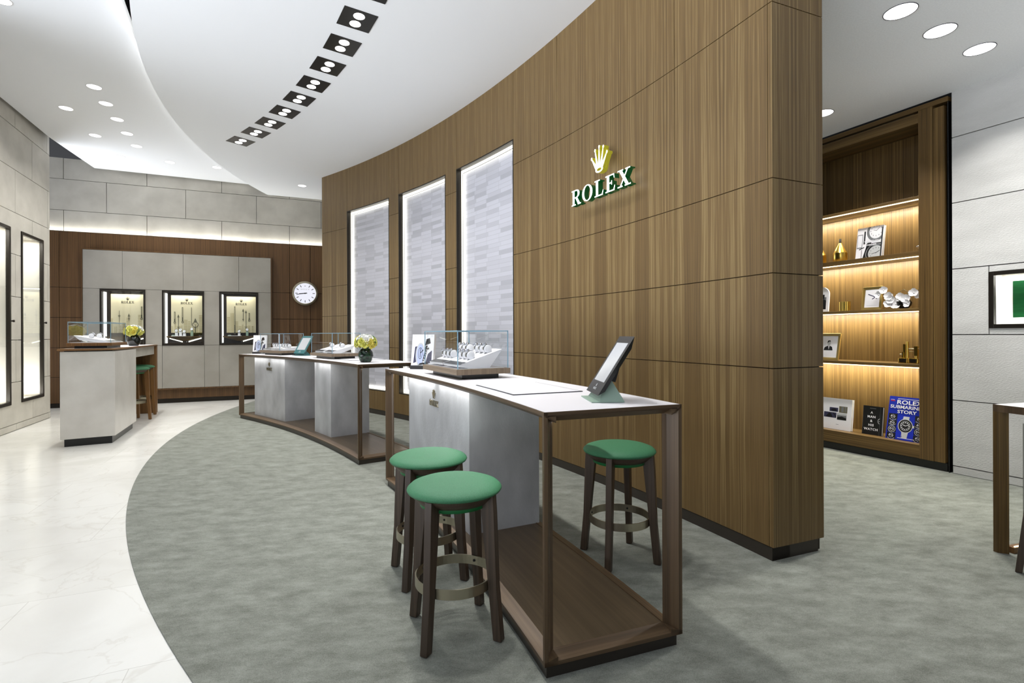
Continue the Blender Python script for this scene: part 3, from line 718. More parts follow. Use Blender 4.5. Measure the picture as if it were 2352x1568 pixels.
# ------------------------------------------------------------------ stools
def leg_mesh(H):
    mb = MB(); w = .017; zt = H - .046
    st = [(zt, .125, .198), (zt - .075, .142, .203), (H * .345, .1735, .2145), (0, .197, .236)]
    rows_ = [[(r0, -w, z), (r1, -w, z), (r1, w, z), (r0, w, z)] for z, r0, r1 in st]
    for a, b in zip(rows_, rows_[1:]):
        for i in range(4):
            j = (i + 1) % 4; mb.face([b[i], b[j], a[j], a[i]])
    mb.face(rows_[0]); mb.face(rows_[-1][::-1])
    return mb
def make_stool(H, label, loc, a, group, woodm=STOOL_WOOD):
    t = thing('bar_stool', label, 'stool', loc, a * D2, group)
    mb = MB(); mb.lathe([(0, H + .004), (.06, H + .003), (.12, H - .001), (.165, H - .009), (.192, H - .019), (.205, H - .031), (.207, H - .037), (.203, H - .044), (.19, H - .047), (0, H - .047)], 48); mb.build('seat_cushion', GREEN, t)
    mb = MB(); mb.lathe([(.19, H - .047), (.188, H - .056), (.158, H - .086), (0, H - .086)], 48); mb.build('seat_frame', STOOL_WOOD, t)
    mb = MB(); mb.lathe([(.15, H - .086), (.15, H - .103), (.14, H - .105), (0, H - .105)], 40); mb.build('seat_underside', GREEND, t)
    for k in range(4):
        mb = leg_mesh(H)
        R = Matrix.Rotation(k * pi / 2, 4, 'Z'); mb.v = [R @ v for v in mb.v]
        lg = mb.build('leg', woodm, t, bevel=.0025)
        ft = MB(); ft.box((.203, -.011, -.003), (.228, .011, .001), R); ft.build('foot_pad', BLACK, lg)
    z0 = H * .315; z1 = z0 + .042
    mb = MB(); mb.lathe([(.167, z0), (.1725, z0), (.1725, z1), (.167, z1), (.167, z0)], 56, smooth=False); rg = mb.build('foot_ring', CHAMP, t)
    for k in range(4):
        mb = MB(); M = FM((.1669 * cos(k * pi / 2), .1669 * sin(k * pi / 2), (z0 + z1) / 2), (-sin(k * pi / 2), cos(k * pi / 2), 0), (0, 0, 1))
        mb.lathe([(0, -.003), (.006, -.003), (.006, .002)], 12, M); mb.build('screw', BLACK, rg)
    return t
s0 = make_stool(.65, 'green topped stool in front of the curved counter, nearest of the pair', (-.2545, 2.2365, .008), -26, 'green bar stools around the near counter')
dup(s0, (-.453, 2.754, .008), -22 * D2, 'green topped stool half hidden behind the nearest stool')
dup(s0, (.6175, 2.945, .008), -28 * D2, 'green topped stool alone behind the near counter, by the wood wall')
i0 = make_stool(.815, 'tall brown stool with dark green seat at the marble island, farther one', (-6.07, 8.30, .003), 16, 'bar stools at the marble island', ISLE_WOOD)
dup(i0, (-5.80, 7.80, .003), 20 * D2, 'tall dark green stool at the marble island, partly hidden by its block')
t = thing('desk_chair', 'dark wooden chair at the walnut desk, only one leg in the picture', 'chair', (2.951, 2.495, .008), 135 * D2)
for k in range(4):
    R = Matrix.Rotation(k * pi / 2, 4, 'Z'); mb = MB()
    mb.hexa([R @ Vector(q) for q in ((.322, -.014, 0), (.35, -.014, 0), (.35, .014, 0), (.322, .014, 0), (.27, -.018, .44), (.305, -.018, .44), (.305, .018, .44), (.27, .018, .44))]); mb.build('leg', STOOL_WOOD, t, bevel=.002)
mb = MB(); mb.lathe([(0, .49), (.2, .487), (.255, .47), (.262, .455), (.25, .441), (0, .44)], 40); mb.build('seat', GREEN, t)
mb = MB(); mb.grid([[(r * cos(a), r * sin(a), z) for a in [-2.6 + k * 2.2 / 16 for k in range(17)]] for r, z in ((.25, .47), (.275, .62), (.285, .78), (.262, .78), (.252, .62), (.235, .47))]); mb.build('backrest', GREEN, t)

# ------------------------------------------------------------------ marble island
Lc, Cc, Rc = Vector((-5.226, 5.884, 0)), Vector((-4.79, 6.144, 0)), Vector((-5.30, 7.18, 0)); Bc = Lc + (Rc - Cc)
v_ = (Rc - Cc).normalized(); u_ = (Cc - Lc).normalized(); Lw = (Cc - Lc).length
t = thing('island_counter', 'pale marble island with thin walnut top in front of the back wall', 'counter', Cc, 0)
def isl(pu, pv): return (-u_ * pu + v_ * pv)
def iprism(name, pts, z0, z1, mat, bevel=0, grain='z', parent=None):
    mb = MB(); mb.prism(ccw([(isl(*p).x, isl(*p).y) for p in pts]), z0, z1); return mb.build(name, mat, parent or t, bevel=bevel, grain=grain)
Lv = (Rc - Cc).length; LT = 2.78
iprism('pedestal', [(0, 0), (Lw, 0), (Lw, Lv), (0, Lv)], .09, 1.108, ISLE, .003)
iprism('plinth', [(.035, .03), (Lw - .03, .03), (Lw - .03, Lv - .04), (.035, Lv - .04)], 0, .09, BLACK)
iprism('shadow_gap', [(.03, .03), (Lw - .03, .03), (Lw - .03, Lv), (.03, Lv)], 1.108, 1.12, BLACK)
iprism('counter_top', [(-.006, -.006), (Lw + .02, -.02), (Lw + .02, LT), (-.006, LT)], 1.12, 1.142, ISLE_WOOD, .002, 'x')
iprism('top_inlay', [(.03, .03), (Lw - .03, .03), (Lw - .03, LT - .03), (.03, LT - .03)], 1.1421, 1.1425, TOPW)
iprism('end_panel', [(-.004, LT - .09), (Lw, LT - .09), (Lw, LT), (-.004, LT)], 0, 1.12, ISLE_WOOD, .002)
iprism('apron', [(.03, Lv), (Lw, Lv), (Lw, LT - .09), (.03, LT - .09)], .985, 1.12, STONE)
iprism('back_panel', [(Lw - .05, Lv), (Lw - .02, Lv), (Lw - .02, LT - .09), (Lw - .05, LT - .09)], .06, .985, STONE)
iprism('foot_rail', [(Lw - .06, Lv), (Lw - .01, Lv), (Lw - .01, LT - .09), (Lw - .06, LT - .09)], 0, .06, ISLE_WOOD)
IR = atan2(u_.y, u_.x)

# ------------------------------------------------------------------ desk at the right edge
DO = Vector((2.828, 2.998, .005))
t = thing('desk', 'dark walnut framed desk with white top cut by the right picture edge', 'desk', DO, radians(15))
DH = .865
mb = MB(); mb.box((.006, -.944, DH - .012), (1.3, -.006, DH)); mb.build('desk_top', TOPW, t)
mb = MB(); mb.box((0, -.95, DH - .042), (1.306, -.915, DH - .0005)); mb.box((0, -.915, DH - .042), (.03, 0, DH - .0005)); mb.box((.03, -.03, DH - .042), (1.306, 0, DH - .0005)); mb.box((.03, -.915, DH - .04), (1.3, -.03, DH - .0125)); mb.build('top_rail', DARK_WOOD, t, grain='x')
for y, sy in ((0, -1), (-.95, 1)):
    mb = MB(); mb.prism(ccw([(0, y), (.014, y), (.048, y + sy * .05), (.04, y + sy * .055), (0, y + sy * .02)]), 0, DH - .042); mb.build('leg', CASE_WOOD, t)
mb = MB(); mb.box((.07, -.06, 0), (1.3, -.02, .035)); mb.build('bottom_rail', ISLE_WOOD, t, grain='x')
mb = MB(); mb.box((.075, -.13, .24), (1.25, -.1, DH - .1)); mb.build('modesty_panel', PANELG, t)
mb = MB(); mb.box((.085, -.055, .0355), (1.2, -.05, .041)); mb.build('led_strip', LEDS, t)

# ------------------------------------------------------------------ glass display cases
def make_case(label, loc, rz, W, Ln, group='glass display cases on the counters', trm=TRAYW):
    """x across, y along; low wooden tray on a recessed foot, glass hood"""
    t = thing('display_case', label, 'display case', loc, rz, group)
    w, l = W / 2, Ln / 2
    box_obj('foot', (-w + .06, -l + .06, 0), (w - .06, l - .06, .03), BLACK, t)
    box_obj('tray', (-w, -l, .03), (w, l, .066), trm, t, .002, 'y')
    box_obj('liner', (-w + .03, -l + .03, .0662), (w - .03, l - .03, .069), PADW, t)
    w -= .013; l -= .013; z0, z1, k = .0665, .316, .006
    mb = MB(); mb.box((-w, -l, z0), (w, -l + k, z1)); mb.box((-w, l - k, z0), (w, l, z1)); mb.box((-w, -l + k, z0), (-w + k, l - k, z1)); mb.box((w - k, -l + k, z0), (w, l - k, z1)); mb.box((-w + k, -l + k, z1 - k), (w - k, l - k, z1))
    # single faces per pane are enough for a see-through sheet
    mb = MB()
    for q in ([(-w, -l), (w, -l)], [(w, l), (-w, l)], [(-w, l), (-w, -l)], [(w, -l), (w, l)]):
        (a, b), (c, d) = q; mb.face([(a, b, z0), (c, d, z0), (c, d, z1), (a, b, z1)])
    mb.face([(-w, -l, z1), (w, -l, z1), (w, l, z1), (-w, l, z1)])
    hd = mb.build('glass_hood', GLASS, t)
    mb = MB(); e = .0028
    for sx in (-1, 1):
        for sy in (-1, 1): mb.box((sx * w - e, sy * l - e, z0), (sx * w + e, sy * l + e, z1 - e))
        mb.box((sx * w - e, -l - e, z1 - 2 * e), (sx * w + e, l + e, z1 + .0005)); mb.box((-w + e, sx * l - e, z1 - 2 * e), (w - e, sx * l + e, z1 + .0005))
    mb.build('glass_edge', GEDGE, hd)
    return t
def frame_at(loc, rz): return Matrix.Translation(loc) @ Matrix.Rotation(rz, 4, 'Z')
def wedge(label, M, wx, wy, z0, z1, group, lip=True):
    """sloped watch tray rising along +x"""
    t = thing('watch_tray', label, 'watch tray', M.translation, M.to_euler().z, group)
    x0, x1 = -wx / 2, wx / 2; y = wy / 2
    mb = MB(); a = [(x0, z0), (x1, z1), (x1 - .055, z1 - .055), (x0 + .11, 0), (x0 + .04, 0), (x0, z0 - .014)]
    if z1 > .1: a = [(x0, z0), (x1, z1), (x1 - .006, z1 - .012), (x1 - .09, 0), (x0 + .07, 0), (x0, z0 - .014)]
    for (p, q), (r, s) in zip(a, a[1:] + a[:1]): mb.face([(p, -y, q), (p, y, q), (r, y, s), (r, -y, s)])
    mb.face([(p, -y, q) for p, q in a]); mb.face([(p, y, q) for p, q in a][::-1])
    mb.build('tray_body', PAPER, t)
    if lip:
        mb = MB(); s = (z1 - z0) / wx; mb.face([(x0 - .001, -y, z0 + .0015), (x0 + .05, -y, z0 + .0015 + s * .05), (x0 + .05, y, z0 + .0015 + s * .05), (x0 - .001, y, z0 + .0015)]); mb.build('front_strip', STEELD, t)
    return t
def make_watch(label, loc, rz, group, dark=False):
    """watch strapped round a white cuff lying along y; dial faces -x and up"""
    t = thing('display_watch', label, 'watch', loc, rz, group)
    r = .027
    mb = MB(); M = FM((0, 0, r), (1, 0, 0), (0, 0, 1)); mb.lathe([(0, -.024), (r - .003, -.024), (r, -.021), (r, .021), (r - .003, .024), (0, .024)], 24, M); mb.build('cuff', PAPER, t)
    mb = MB(); mb.lathe([(r + .0005, -.010), (r + .004, -.009), (r + .004, .009), (r + .0005, .010)], 28, M, smooth=False); mb.build('bracelet', STEEL, t)
    d = Vector((-.62, 0, .78)).normalized(); c = Vector((0, 0, r)) + d * (r + .003)
    Mc = FM(c, Vector((0, 1, 0)), d.cross(Vector((0, 1, 0))))
    mb = MB(); mb.lathe([(0, 0), (.0165, 0), (.0185, .004), (.0175, .009), (.0145, .0105)], 24, Mc); cs = mb.build('watch_case', STEEL, t)
    mb = MB(); mb.lathe([(.0147, .0104), (0, .0104)], 20, Mc); mb.build('dial', INKB if dark else INKN, cs)
    mb = MB(); mb.box((-.0012, 0, .0106), (.0012, .011, .0112), Mc); mb.box((-.001, -.001, .0106), (.009, .0012, .0112), Mc); mb.build('watch_hand', PAPER, cs)
    return t
W0 = None
def put_watch(label, M, group, dark=False, s=1.):
    global W0
    if W0 is None: W0 = w = make_watch(label, M.translation, M.to_euler().z, group, dark)
    else:
        w = dup(W0, M.translation, M.to_euler().z, label, group)
    if s != 1.: w.scale = (s, s, s)
    return w
# near case: two wedge trays, each two rows of three
cl = P(14.065, 27.52, TZ + .001); cr = 27.5 * D2; FR = frame_at(cl, cr)
make_case('largest glass case full of watches on the nearest curved counter', cl, cr, .385, .70)
for ti, (ty, tn) in enumerate(((-.155, 'front'), (.155, 'rear'))):
    Mt = FR @ Matrix.Translation((.0, ty, .0695)); wx, wy, z0, z1 = .31, .285, .022, .122
    wedge('white sloped tray of six watches in the nearest glass case, %s one of two' % tn, Mt, wx, wy, z0, z1, 'sloped white watch trays')
    for ri, rn in ((0, 'lower'), (1, 'upper')):
        for k, kn in ((0, 'front'), (1, 'middle'), (2, 'rear')):
            x = -.05 + ri * .125; y = (-1 + k) * .075; z = z0 + (z1 - z0) * (x + wx / 2) / wx
            M = Mt @ Matrix.Translation((x, y, z)) @ Matrix.Rotation(0, 4, 'Z')
            put_watch('steel watch on white cuff, %s of %s row, %s tray, nearest glass case' % (kn, rn, tn), M, 'watches in the nearest glass case')
# far case with a row of watches
cl = P(14.1, 48.55, TZ + .001); cr = 48.55 * D2; FR = frame_at(cl, cr)
make_case('glass case with a row of watches on the far counter, behind the teal tablet', cl, cr, .38, .68)
for ti, (ty, tn) in enumerate(((-.155, 'right'), (.155, 'left'))):
    Mt = FR @ Matrix.Translation((.0, ty, .0695))
    wedge('low pale watch tray at %s in the far glass case behind the tablet' % tn, Mt, .3, .28, .02, .05, 'sloped white watch trays')
    for k, kn in ((0, 'first'), (1, 'second'), (2, 'third')):
        put_watch('watch on white cuff, %s from the right on %s tray behind the tablet' % (kn, tn), Mt @ Matrix.Translation((.0, -.085 + k * .085, .036)), 'watches in the case behind the tablet')
# case beside the roses
cl = P(14.1, 41.4, TZ + .001); cr = 41.4 * D2; FR = frame_at(cl, cr)
make_case('glass case on the far counter, beside the yellow rose vase', cl, cr, .38, .70)
for ti, (ty, tn) in enumerate(((-.16, 'nearer the roses'), (.16, 'farther from the roses'))):
    Mt = FR @ Matrix.Translation((.0, ty, .0695))
    wedge('white sloped tray in the glass case by the vase, %s' % tn, Mt, .3, .24, .02, .10, 'sloped white watch trays')
    put_watch('single watch on white cuff on the tray %s' % tn, Mt @ Matrix.Translation((.02, 0, .064)), 'single watches in the case by the vase')
# island case
cl = Cc + isl(Lw / 2 + .0, .45) + Vector((0, 0, 1.143)); cr = atan2(-v_.x, v_.y); FR = frame_at(cl, cr)
make_case('glass case with sloped trays on the marble island counter', cl, cr, .43, .78, trm=ISLE_WOOD)
for ti, (ty, tn) in enumerate(((-.17, 'front'), (.17, 'rear'))):
    Mt = FR @ Matrix.Translation((0, ty, .0695)) @ Matrix.Rotation(pi, 4, 'Z')
    wedge('white sloped tray in the island glass case, %s one of two' % tn, Mt, .34, .27, .012, .085, 'sloped white watch trays')
    put_watch('watch on white cuff on the %s tray in the island glass case' % tn, Mt @ Matrix.Translation((.03, 0, .055)), 'watches on the island')
# watches standing in the back wall vitrines
def stand_watch(label, loc, rz, group, tall, base):
    t = thing('standing_watch', label, 'watch', loc, rz, group)
    box_obj('stand', (-.022, -.022, 0), (.022, .022, tall), base, t, .002)
    M = FM((0, -.012, tall + .032), (1, 0, 0), (0, .25, 1))
    mb = MB(); mb.lathe([(0, 0), (.026, 0), (.029, .006), (.027, .012), (.023, .013)], 24, M); cs = mb.build('watch_case', STEEL, t)
    mb = MB(); mb.lathe([(.0235, .0128), (0, .0128)], 20, M); mb.build('dial', PAPER, cs)
    mb = MB(); mb.box((-.0015, 0, .013), (.0015, .017, .0135), M); mb.box((0, -.0012, .013), (.013, .0012, .0135), M); mb.build('watch_hand', INKB, cs)
    mb = MB(); mb.box((-.014, .0, tall + .0), (.014, .014, tall + .012)); mb.box((-.012, -.014, tall + .055), (.012, .02, tall + .068)); mb.build('bracelet', STEEL, t)
    return t
def vloc(i, x, y, z): return BO + Matrix.Rotation(BR, 3, 'Z') @ Vector(((BX[i][0] + BX[i][1]) / 2 + x, y, BZ0 + z))
for i, items in ((1, [(-.12, -.06, .07, PAPER, 'leftmost'), (-.055, -.05, .085, PAPER, 'second from left'), (.01, -.06, .055, PAPER, 'third from left'), (.13, -.03, .10, SAGE, 'on the sage stand')]), (2, [(-.0, -.06, .055, PAPER, 'on the white stand'), (.14, -.03, .09, SAGE, 'on the sage stand')])):
    for x, y, hgt, bs, w in items:
        stand_watch('steel watch %s in the %s back wall vitrine' % (w, ['left', 'middle', 'right'][i]), vloc(i, x, y, .1755), BR, 'watches in the back wall vitrines', hgt, bs)
    tp = thing('price_plinth', 'flat white base strip under the watches in the %s back vitrine' % ['left', 'middle', 'right'][i], 'display base', vloc(i, -.08, -.06, .1755), BR, 'flat bases in the back vitrines')
    box_obj('base_strip', (-.12, -.05, -.0005), (.12, .028, .006), PAPER, tp)
    box_obj('name_card', (-.11, -.045, .006), (-.06, -.02, .022), SAGE, tp)

# ------------------------------------------------------------------ tablets on stands
def tablet(label, loc, rz, fm, bm, big=1.):
    """screen faces -x, leaning back toward +x; y runs along the counter"""
    t = thing('tablet_stand', label, 'tablet', loc, rz, 'tablets on stands')
    mb = MB(); b = [(-.052, -.11, .004), (.055, -.11, .004), (.055, .11, .004), (-.052, .11, .004)]
    a = [(-.008, -.03, .088), (.02, -.03, .088), (.02, .03, .088), (-.008, .03, .088)]
    mb.hexa(b + a); mb.box((-.085, -.11, 0), (.055, .11, .0042)); mb.build('base', bm, t)
    mb = MB(); mb.tube([(.005, -.035, .098), (.005, .035, .098)], .014, 12); mb.box((-.006, -.02, .085), (.016, .02, .15), Matrix.Rotation(.3, 4, 'Y')); mb.build('hinge', BLACK, t)
    th = radians(32.5); up = Vector((sin(th), 0, cos(th))); o = Vector((-.06, 0, .03)); M = FM(o, (0, -1, 0), up)   # z points out to -x
    w, h = .113, .295
    mb = MB(); mb.hexa([M @ Vector(q) for q in ((-w + .012, .03, -.02), (w - .012, .03, -.02), (w - .012, h - .05, -.02), (-w + .012, h - .05, -.02), (-w, 0, 0), (w, 0, 0), (w, h, 0), (-w, h, 0))])
    fr = mb.build('tablet_frame', fm, t)
    mb = MB(); mb.box((-w + .028, .062, .0002), (w - .028, h - .035, .0015), M); mb.build('screen', SCREEN, fr)
    logo(fr, M @ Matrix.Translation((0, .02, .0003)), .010, INKS, .0008, 1.1, .12)
    return t
tablet('black tablet on a pale green pyramid stand, right end of the nearest counter', (.413, 2.262, TZ + .001), radians(4), BLACK, SAGE)
tablet('teal framed tablet with blank pale screen on the far counter', P(14.12, 45.95, TZ + .001), radians(60), TEAL, TEAL)

# brochures: thick photo blocks standing on dark feet
def photo_block(label, loc, rz):
    t = thing('photo_block', label, 'photo block', loc, rz, 'standing photo blocks of a watch')
    T = Matrix.Rotation(radians(-9), 4, 'X'); w, h, d = .1, .296, .04
    mb = MB(); mb.box((-w, 0, .03), (w, d, h), T); bl = mb.build('block', PAPER, t, bevel=.0015)
    mb = MB(); mb.box((-w - .001, -.012, 0), (w + .001, d + .04, .03)); mb.build('foot', BKBLK, t)
    M = FM(T @ Vector((0, -.0004, 0)), (1, 0, 0), T.to_3x3() @ Vector((0, 0, 1)))
    mb = MB()
    def pr(ps, k, m):
        mb.mat = k
        for q in ps: mb.face([M @ Vector((x, y, m)) for x, y in ccw(q)])
        mb.mat = 0
    pr([[(-.08, .05), (-.055, .06), (-.03, .2), (-.07, .19)], [(.03, .05), (.085, .05), (.085, .16), (.05, .13)]], 0, .0002)
    pr(ring2(-.02, .125, .036, .095, 0, 0, n=24), 1, .0004)
    pr(ring2(-.02, .125, .042, .1, .034, .088, n=24), 2, .0005)
    pr(ring2(-.02, .135, .02, .05, .017, .045, n=20) + [R4(-.022, .1, -.017, .175), [(-.02, .13), (.008, .16), (.006, .168), (-.022, .137)]], 3, .0006)
    pr([[(.0, .05), (.03, .09), (.045, .2), (.028, .2)], [(.02, .2), (.07, .22), (.06, .265), (.03, .255)], [(-.03, .035), (.06, .045), (.05, .06), (-.02, .05)], [(.03, .16), (.06, .17), (.055, .185), (.03, .178)]], 3, .0007)
    for k in range(7): pr([[(.002 + k * .006, .06 + k * .02), (.022 + k * .005, .058 + k * .02), (.024 + k * .005, .066 + k * .02), (.004 + k * .006, .068 + k * .02)]], 2, .0009)
    mb.build('watch_print', [INKN, INKP, INKS, INKB], bl)
    x = -.075
    for c in 'ROLEX':
        m2 = MB(); polys(m2, GL[c][1], M @ Matrix.Translation((x, .276, .0003)), .013, .0004); m2.build('lettering', INKS, bl); x += .037
    logo(t, FM((0.045, -.0125, .008), (1, 0, 0), (0, 0, 1)), .006, INKS, .0006, 1.2)
    return t
p0 = photo_block('photo block of a watch standing at the far end of the nearest counter', (-.765, 4.30, TZ + .001), radians(-14))
dup(p0, (-4.01, 8.08, TZ + .001), radians(8), 'photo block of a watch at the left end of the far counter')

# ------------------------------------------------------------------ flowers
def petal(mb, M, L_, W_, curl, cup, n=4):
    rows_ = []
    for i in range(n + 1):
        s = i / n; w = W_ * sin(pi * (.12 + .76 * s)) ** .8; r = []
        for j in range(n + 1):
            q = j / n * 2 - 1
            r.append(M @ Vector((q * w, L_ * s * cos(curl * s), L_ * s * sin(curl * s) + cup * q * q * w)))
        rows_.append(r)
    mb.grid(rows_)
def rose_mesh(mb, M, R, rnd):
    for layer, (n, rr_, tilt, ln) in enumerate(((3, .12, 1.45, .8), (4, .3, 1.25, .86), (5, .5, 1.0, .95), (6, .66, .68, 1.0))):
        for k in range(n):
            a = 2 * pi * k / n + layer * .7 + rnd.uniform(-.15, .15)
            m_ = M @ Matrix.Rotation(a, 4, 'Z') @ Matrix.Translation((0, R * rr_ * .35, -R * .3)) @ Matrix.Rotation(tilt, 4, 'X')
            petal(mb, m_, R * ln * 1.1, R * .62, .5 - layer * .32, .35)
def bouquet(label, c, rad_, nr, group, seed, ctop):
    rnd = random.Random(seed)
    t = thing('rose_bouquet', label, 'flowers', c, rnd.random() * 6, group)
    protos = []
    dirs = []
    for k in range(nr):                          # even spread over a dome
        z = 1 - (k + .5) / nr * 1.38; a = k * 2.39996
        dirs.append(Vector((math.sqrt(max(0, 1 - z * z)) * cos(a), math.sqrt(max(0, 1 - z * z)) * sin(a), z)))
    for k, d in enumerate(dirs):
        mb = MB(); zz = d; xx = Vector((0, 0, 1)).cross(zz)
        if xx.length < .05: xx = Vector((1, 0, 0))
        xx.normalize(); yy = zz.cross(xx)
        pos = Vector((d.x * rad_, d.y * rad_, d.z * rad_ * .74))
        M = Matrix(((xx.x, yy.x, zz.x, pos.x), (xx.y, yy.y, zz.y, pos.y), (xx.z, yy.z, zz.z, pos.z), (0, 0, 0, 1)))
        rose_mesh(mb, M, .036 * rad_ / .1, rnd)
        white = d.z > .74 or (d.z > .38 and cos(atan2(d.y, d.x) - ctop) > .5)
        mb.build('rose', ROSEW if white else (ROSEY if rnd.random() < .5 else ROSEG), t)
    for k in range(3):
        a = ctop + .9 + k * 2.1; mb = MB()
        rows_ = []
        for i in range(9):
            s = i / 8; el = -.5 + 2.1 * s; rr_ = rad_ * 1.18
            q = Vector((rr_ * cos(el) * cos(a + s * .8), rr_ * cos(el) * sin(a + s * .8), rr_ * .78 * sin(el))); sd = Vector((-sin(a), cos(a), .3)) * .011 * sin(pi * (.1 + .8 * s))
            rows_.append([q - sd, q + sd])
        mb.grid(rows_); mb.build('leaf_blade', LEAF, t)
    mb = MB()
    for k in range(9):
        a = k * 2.4; mb.tube([(cos(a) * rad_ * .5, sin(a) * rad_ * .5, 0), (cos(a) * rad_ * .22, sin(a) * rad_ * .22, -rad_ * .8), (-cos(a) * rad_ * .3, -sin(a) * rad_ * .3, -rad_ * 1.55)], .003, 6)
    mb.build('stems', LEAF, t)
    return t
def bowl_vase(label, loc, r, mat):
    t = thing('bowl_vase', label, 'vase', loc, 0, 'dark round vases of roses')
    mb = MB(); pr = [(0, 0), (r * .62, 0), (r * .8, r * .22), (r, r * .85), (r * .93, r * 1.35), (r * .66, r * 1.74), (r * .62, r * 1.82), (r * .58, r * 1.8), (r * .6, r * 1.72), (r * .86, r * 1.3), (r * .92, r * .85), (r * .7, r * .2), (0, r * .06)]
    mb.lathe(pr, 36); mb.build('bowl', mat, t)
    return t
vl = Vector((-1.566, 5.45, TZ + .001)); bowl_vase('dark green round vase at the near end of the far counter', vl, .079, VASEG)
bouquet('yellow and white roses in the vase on the far counter', vl + Vector((0, 0, .205)), .1, 30, 'yellow and white rose bouquets', 4, radians(200))
vl = Cc + isl(.11, 1.62) + Vector((0, 0, 1.1435)); bowl_vase('black round vase on the marble island beside the glass case', vl, .088, CAND)
bouquet('yellow and white roses in the black vase on the marble island', vl + Vector((0, 0, .21)), .105, 28, 'yellow and white rose bouquets', 9, radians(230))

# ------------------------------------------------------------------ lit bookcase on the right
t = thing('bookcase', 'tall walnut bookcase with four warm lit shelves beyond the wood wall', 'bookcase', RO, RR)
X0, X1, XL = -2.25, -.25, -2.0
def bc(name, a, c, m_=CASE_WOOD, p=None, grain='z', bevel=.0015): return box_obj(name, a, c, m_, p or t, bevel, grain)
bc('side_panel', (X1, .0, .082), (-.134, .36, 3.43)); bc('side_panel', (-.131, .004, .082), (-.045, .36, 3.40)); bc('side_panel', (X0, 0, .082), (XL, .36, 3.43))
bc('back_panel', (XL, .34, .2), (X1, .36, 3.31)); bc('header', (XL, 0, 3.31), (X1, .36, 3.405), grain='x'); bc('top_trim', (X0, -.004, 3.425), (-.012, .36, 3.47), grain='x')
bc('plinth', (X0, .012, 0.0), (-.03, .36, .08), BLACK); bc('end_trim', (-.016, -.004, 0.005), (-.008, .36, 3.425), BLACK); bc('shadow_gap', (-.044, .05, .08), (-.017, .36, 3.425), VOID)
mb = MB(); mb.box((XL, .03, 3.408), (-.3, .05, 3.42)); mb.build('top_groove', CHAMP, t)
for z0, z1 in ((2.585, 2.615), (2.035, 2.083), (1.503, 1.534), (.957, .988)):
    s = bc('shelf', (XL, .012, z0), (X1, .34, z1), CASE_WOOD, grain='x')
    mb = MB(); mb.box((XL + .01, .02, z0 - .008), (X1 - .01, .032, z0)); mb.build('led_strip', LEDS, s)
    area('shelf_lamp', RO + Matrix.Rotation(RR, 3, 'Z') @ Vector(((XL + X1) / 2, .2, z0 - .006)), Matrix.Rotation(RR, 3, 'Z') @ Vector((0, .35, -.94)), X1 - XL - .04, .02, 18, (1, .96, .78), xaxis=(cos(RR), sin(RR), 0))
bc('shelf', (XL, .004, .083), (X1, .34, .213), CASE_WOOD, grain='x')
def B(x, y, z): return RO + Matrix.Rotation(RR, 3, 'Z') @ Vector((x, y, z))
def book(label, x, y, z, w, h, d, lean, cover, group, yaw=0):
    """leaning book; returns (root, cover object, matrix of the front cover: x right, y up, z out)"""
    t = thing('book', label, 'book', B(x, y, z), RR + yaw, group)
    T = Matrix.Rotation(radians(-lean), 4, 'X')
    mb = MB(); mb.box((-w / 2, 0, 0), (w / 2, .003, h), T); mb.box((-w / 2, d - .003, 0), (w / 2, d, h), T); mb.box((-w / 2, .003, 0), (-w / 2 + .003, d - .003, h), T); cv = mb.build('cover', cover, t)
    mb = MB(); mb.box((-w / 2 + .003, .003, .004), (w / 2 - .004, d - .003, h - .004), T); mb.build('pages', PAGES, t)
    return t, cv, FM(T @ Vector((0, -.0004, 0)), (1, 0, 0), T.to_3x3() @ Vector((0, 0, 1)))
def printed(name, par, M, layers, mats):
    mb = MB()
    for i, (k, ps) in enumerate(layers):
        mb.mat = k
        for q in ps: mb.face([M @ Vector((x, y, .0002 * (i + 1))) for x, y in ccw(q)])
    mb.mat = 0
    return mb.build(name, mats, par)
def clip(ps, x0, y0, x1, y1):
    out = []
    for q in ps:
        for ax, lim, sg in ((0, x0, 1), (0, x1, -1), (1, y0, 1), (1, y1, -1)):
            r = []
            for i in range(len(q)):
                a, b = q[i - 1], q[i]; da, db = (a[ax] - lim) * sg, (b[ax] - lim) * sg
                if da * db < 0:
                    f = da / (da - db); r.append((a[0] + f * (b[0] - a[0]), a[1] + f * (b[1] - a[1])))
                if db >= 0: r.append(b)
            q = r
            if len(q) < 3: break
        if len(q) >= 3: out.append(q)
    return out
t, cv, M = book('white book with grey close ups of wristwatches on the top lit shelf', -.76, .10, 2.084, .262, .342, .035, 9, PAPER, 'books on the shelves')
w, h = .131, .342; K = lambda ps: clip(ps, -w, 0.002, w - .018, h)
dialp = lambda cx, cy, r: [[(cx + r * .8 * cos(a * pi / 6) - .002, cy + r * .8 * sin(a * pi / 6) - .006), (cx + r * .8 * cos(a * pi / 6) + .002, cy + r * .8 * sin(a * pi / 6) - .006), (cx + r * .8 * cos(a * pi / 6) + .002, cy + r * .8 * sin(a * pi / 6) + .006), (cx + r * .8 * cos(a * pi / 6) - .002, cy + r * .8 * sin(a * pi / 6) + .006)] for a in range(12)]
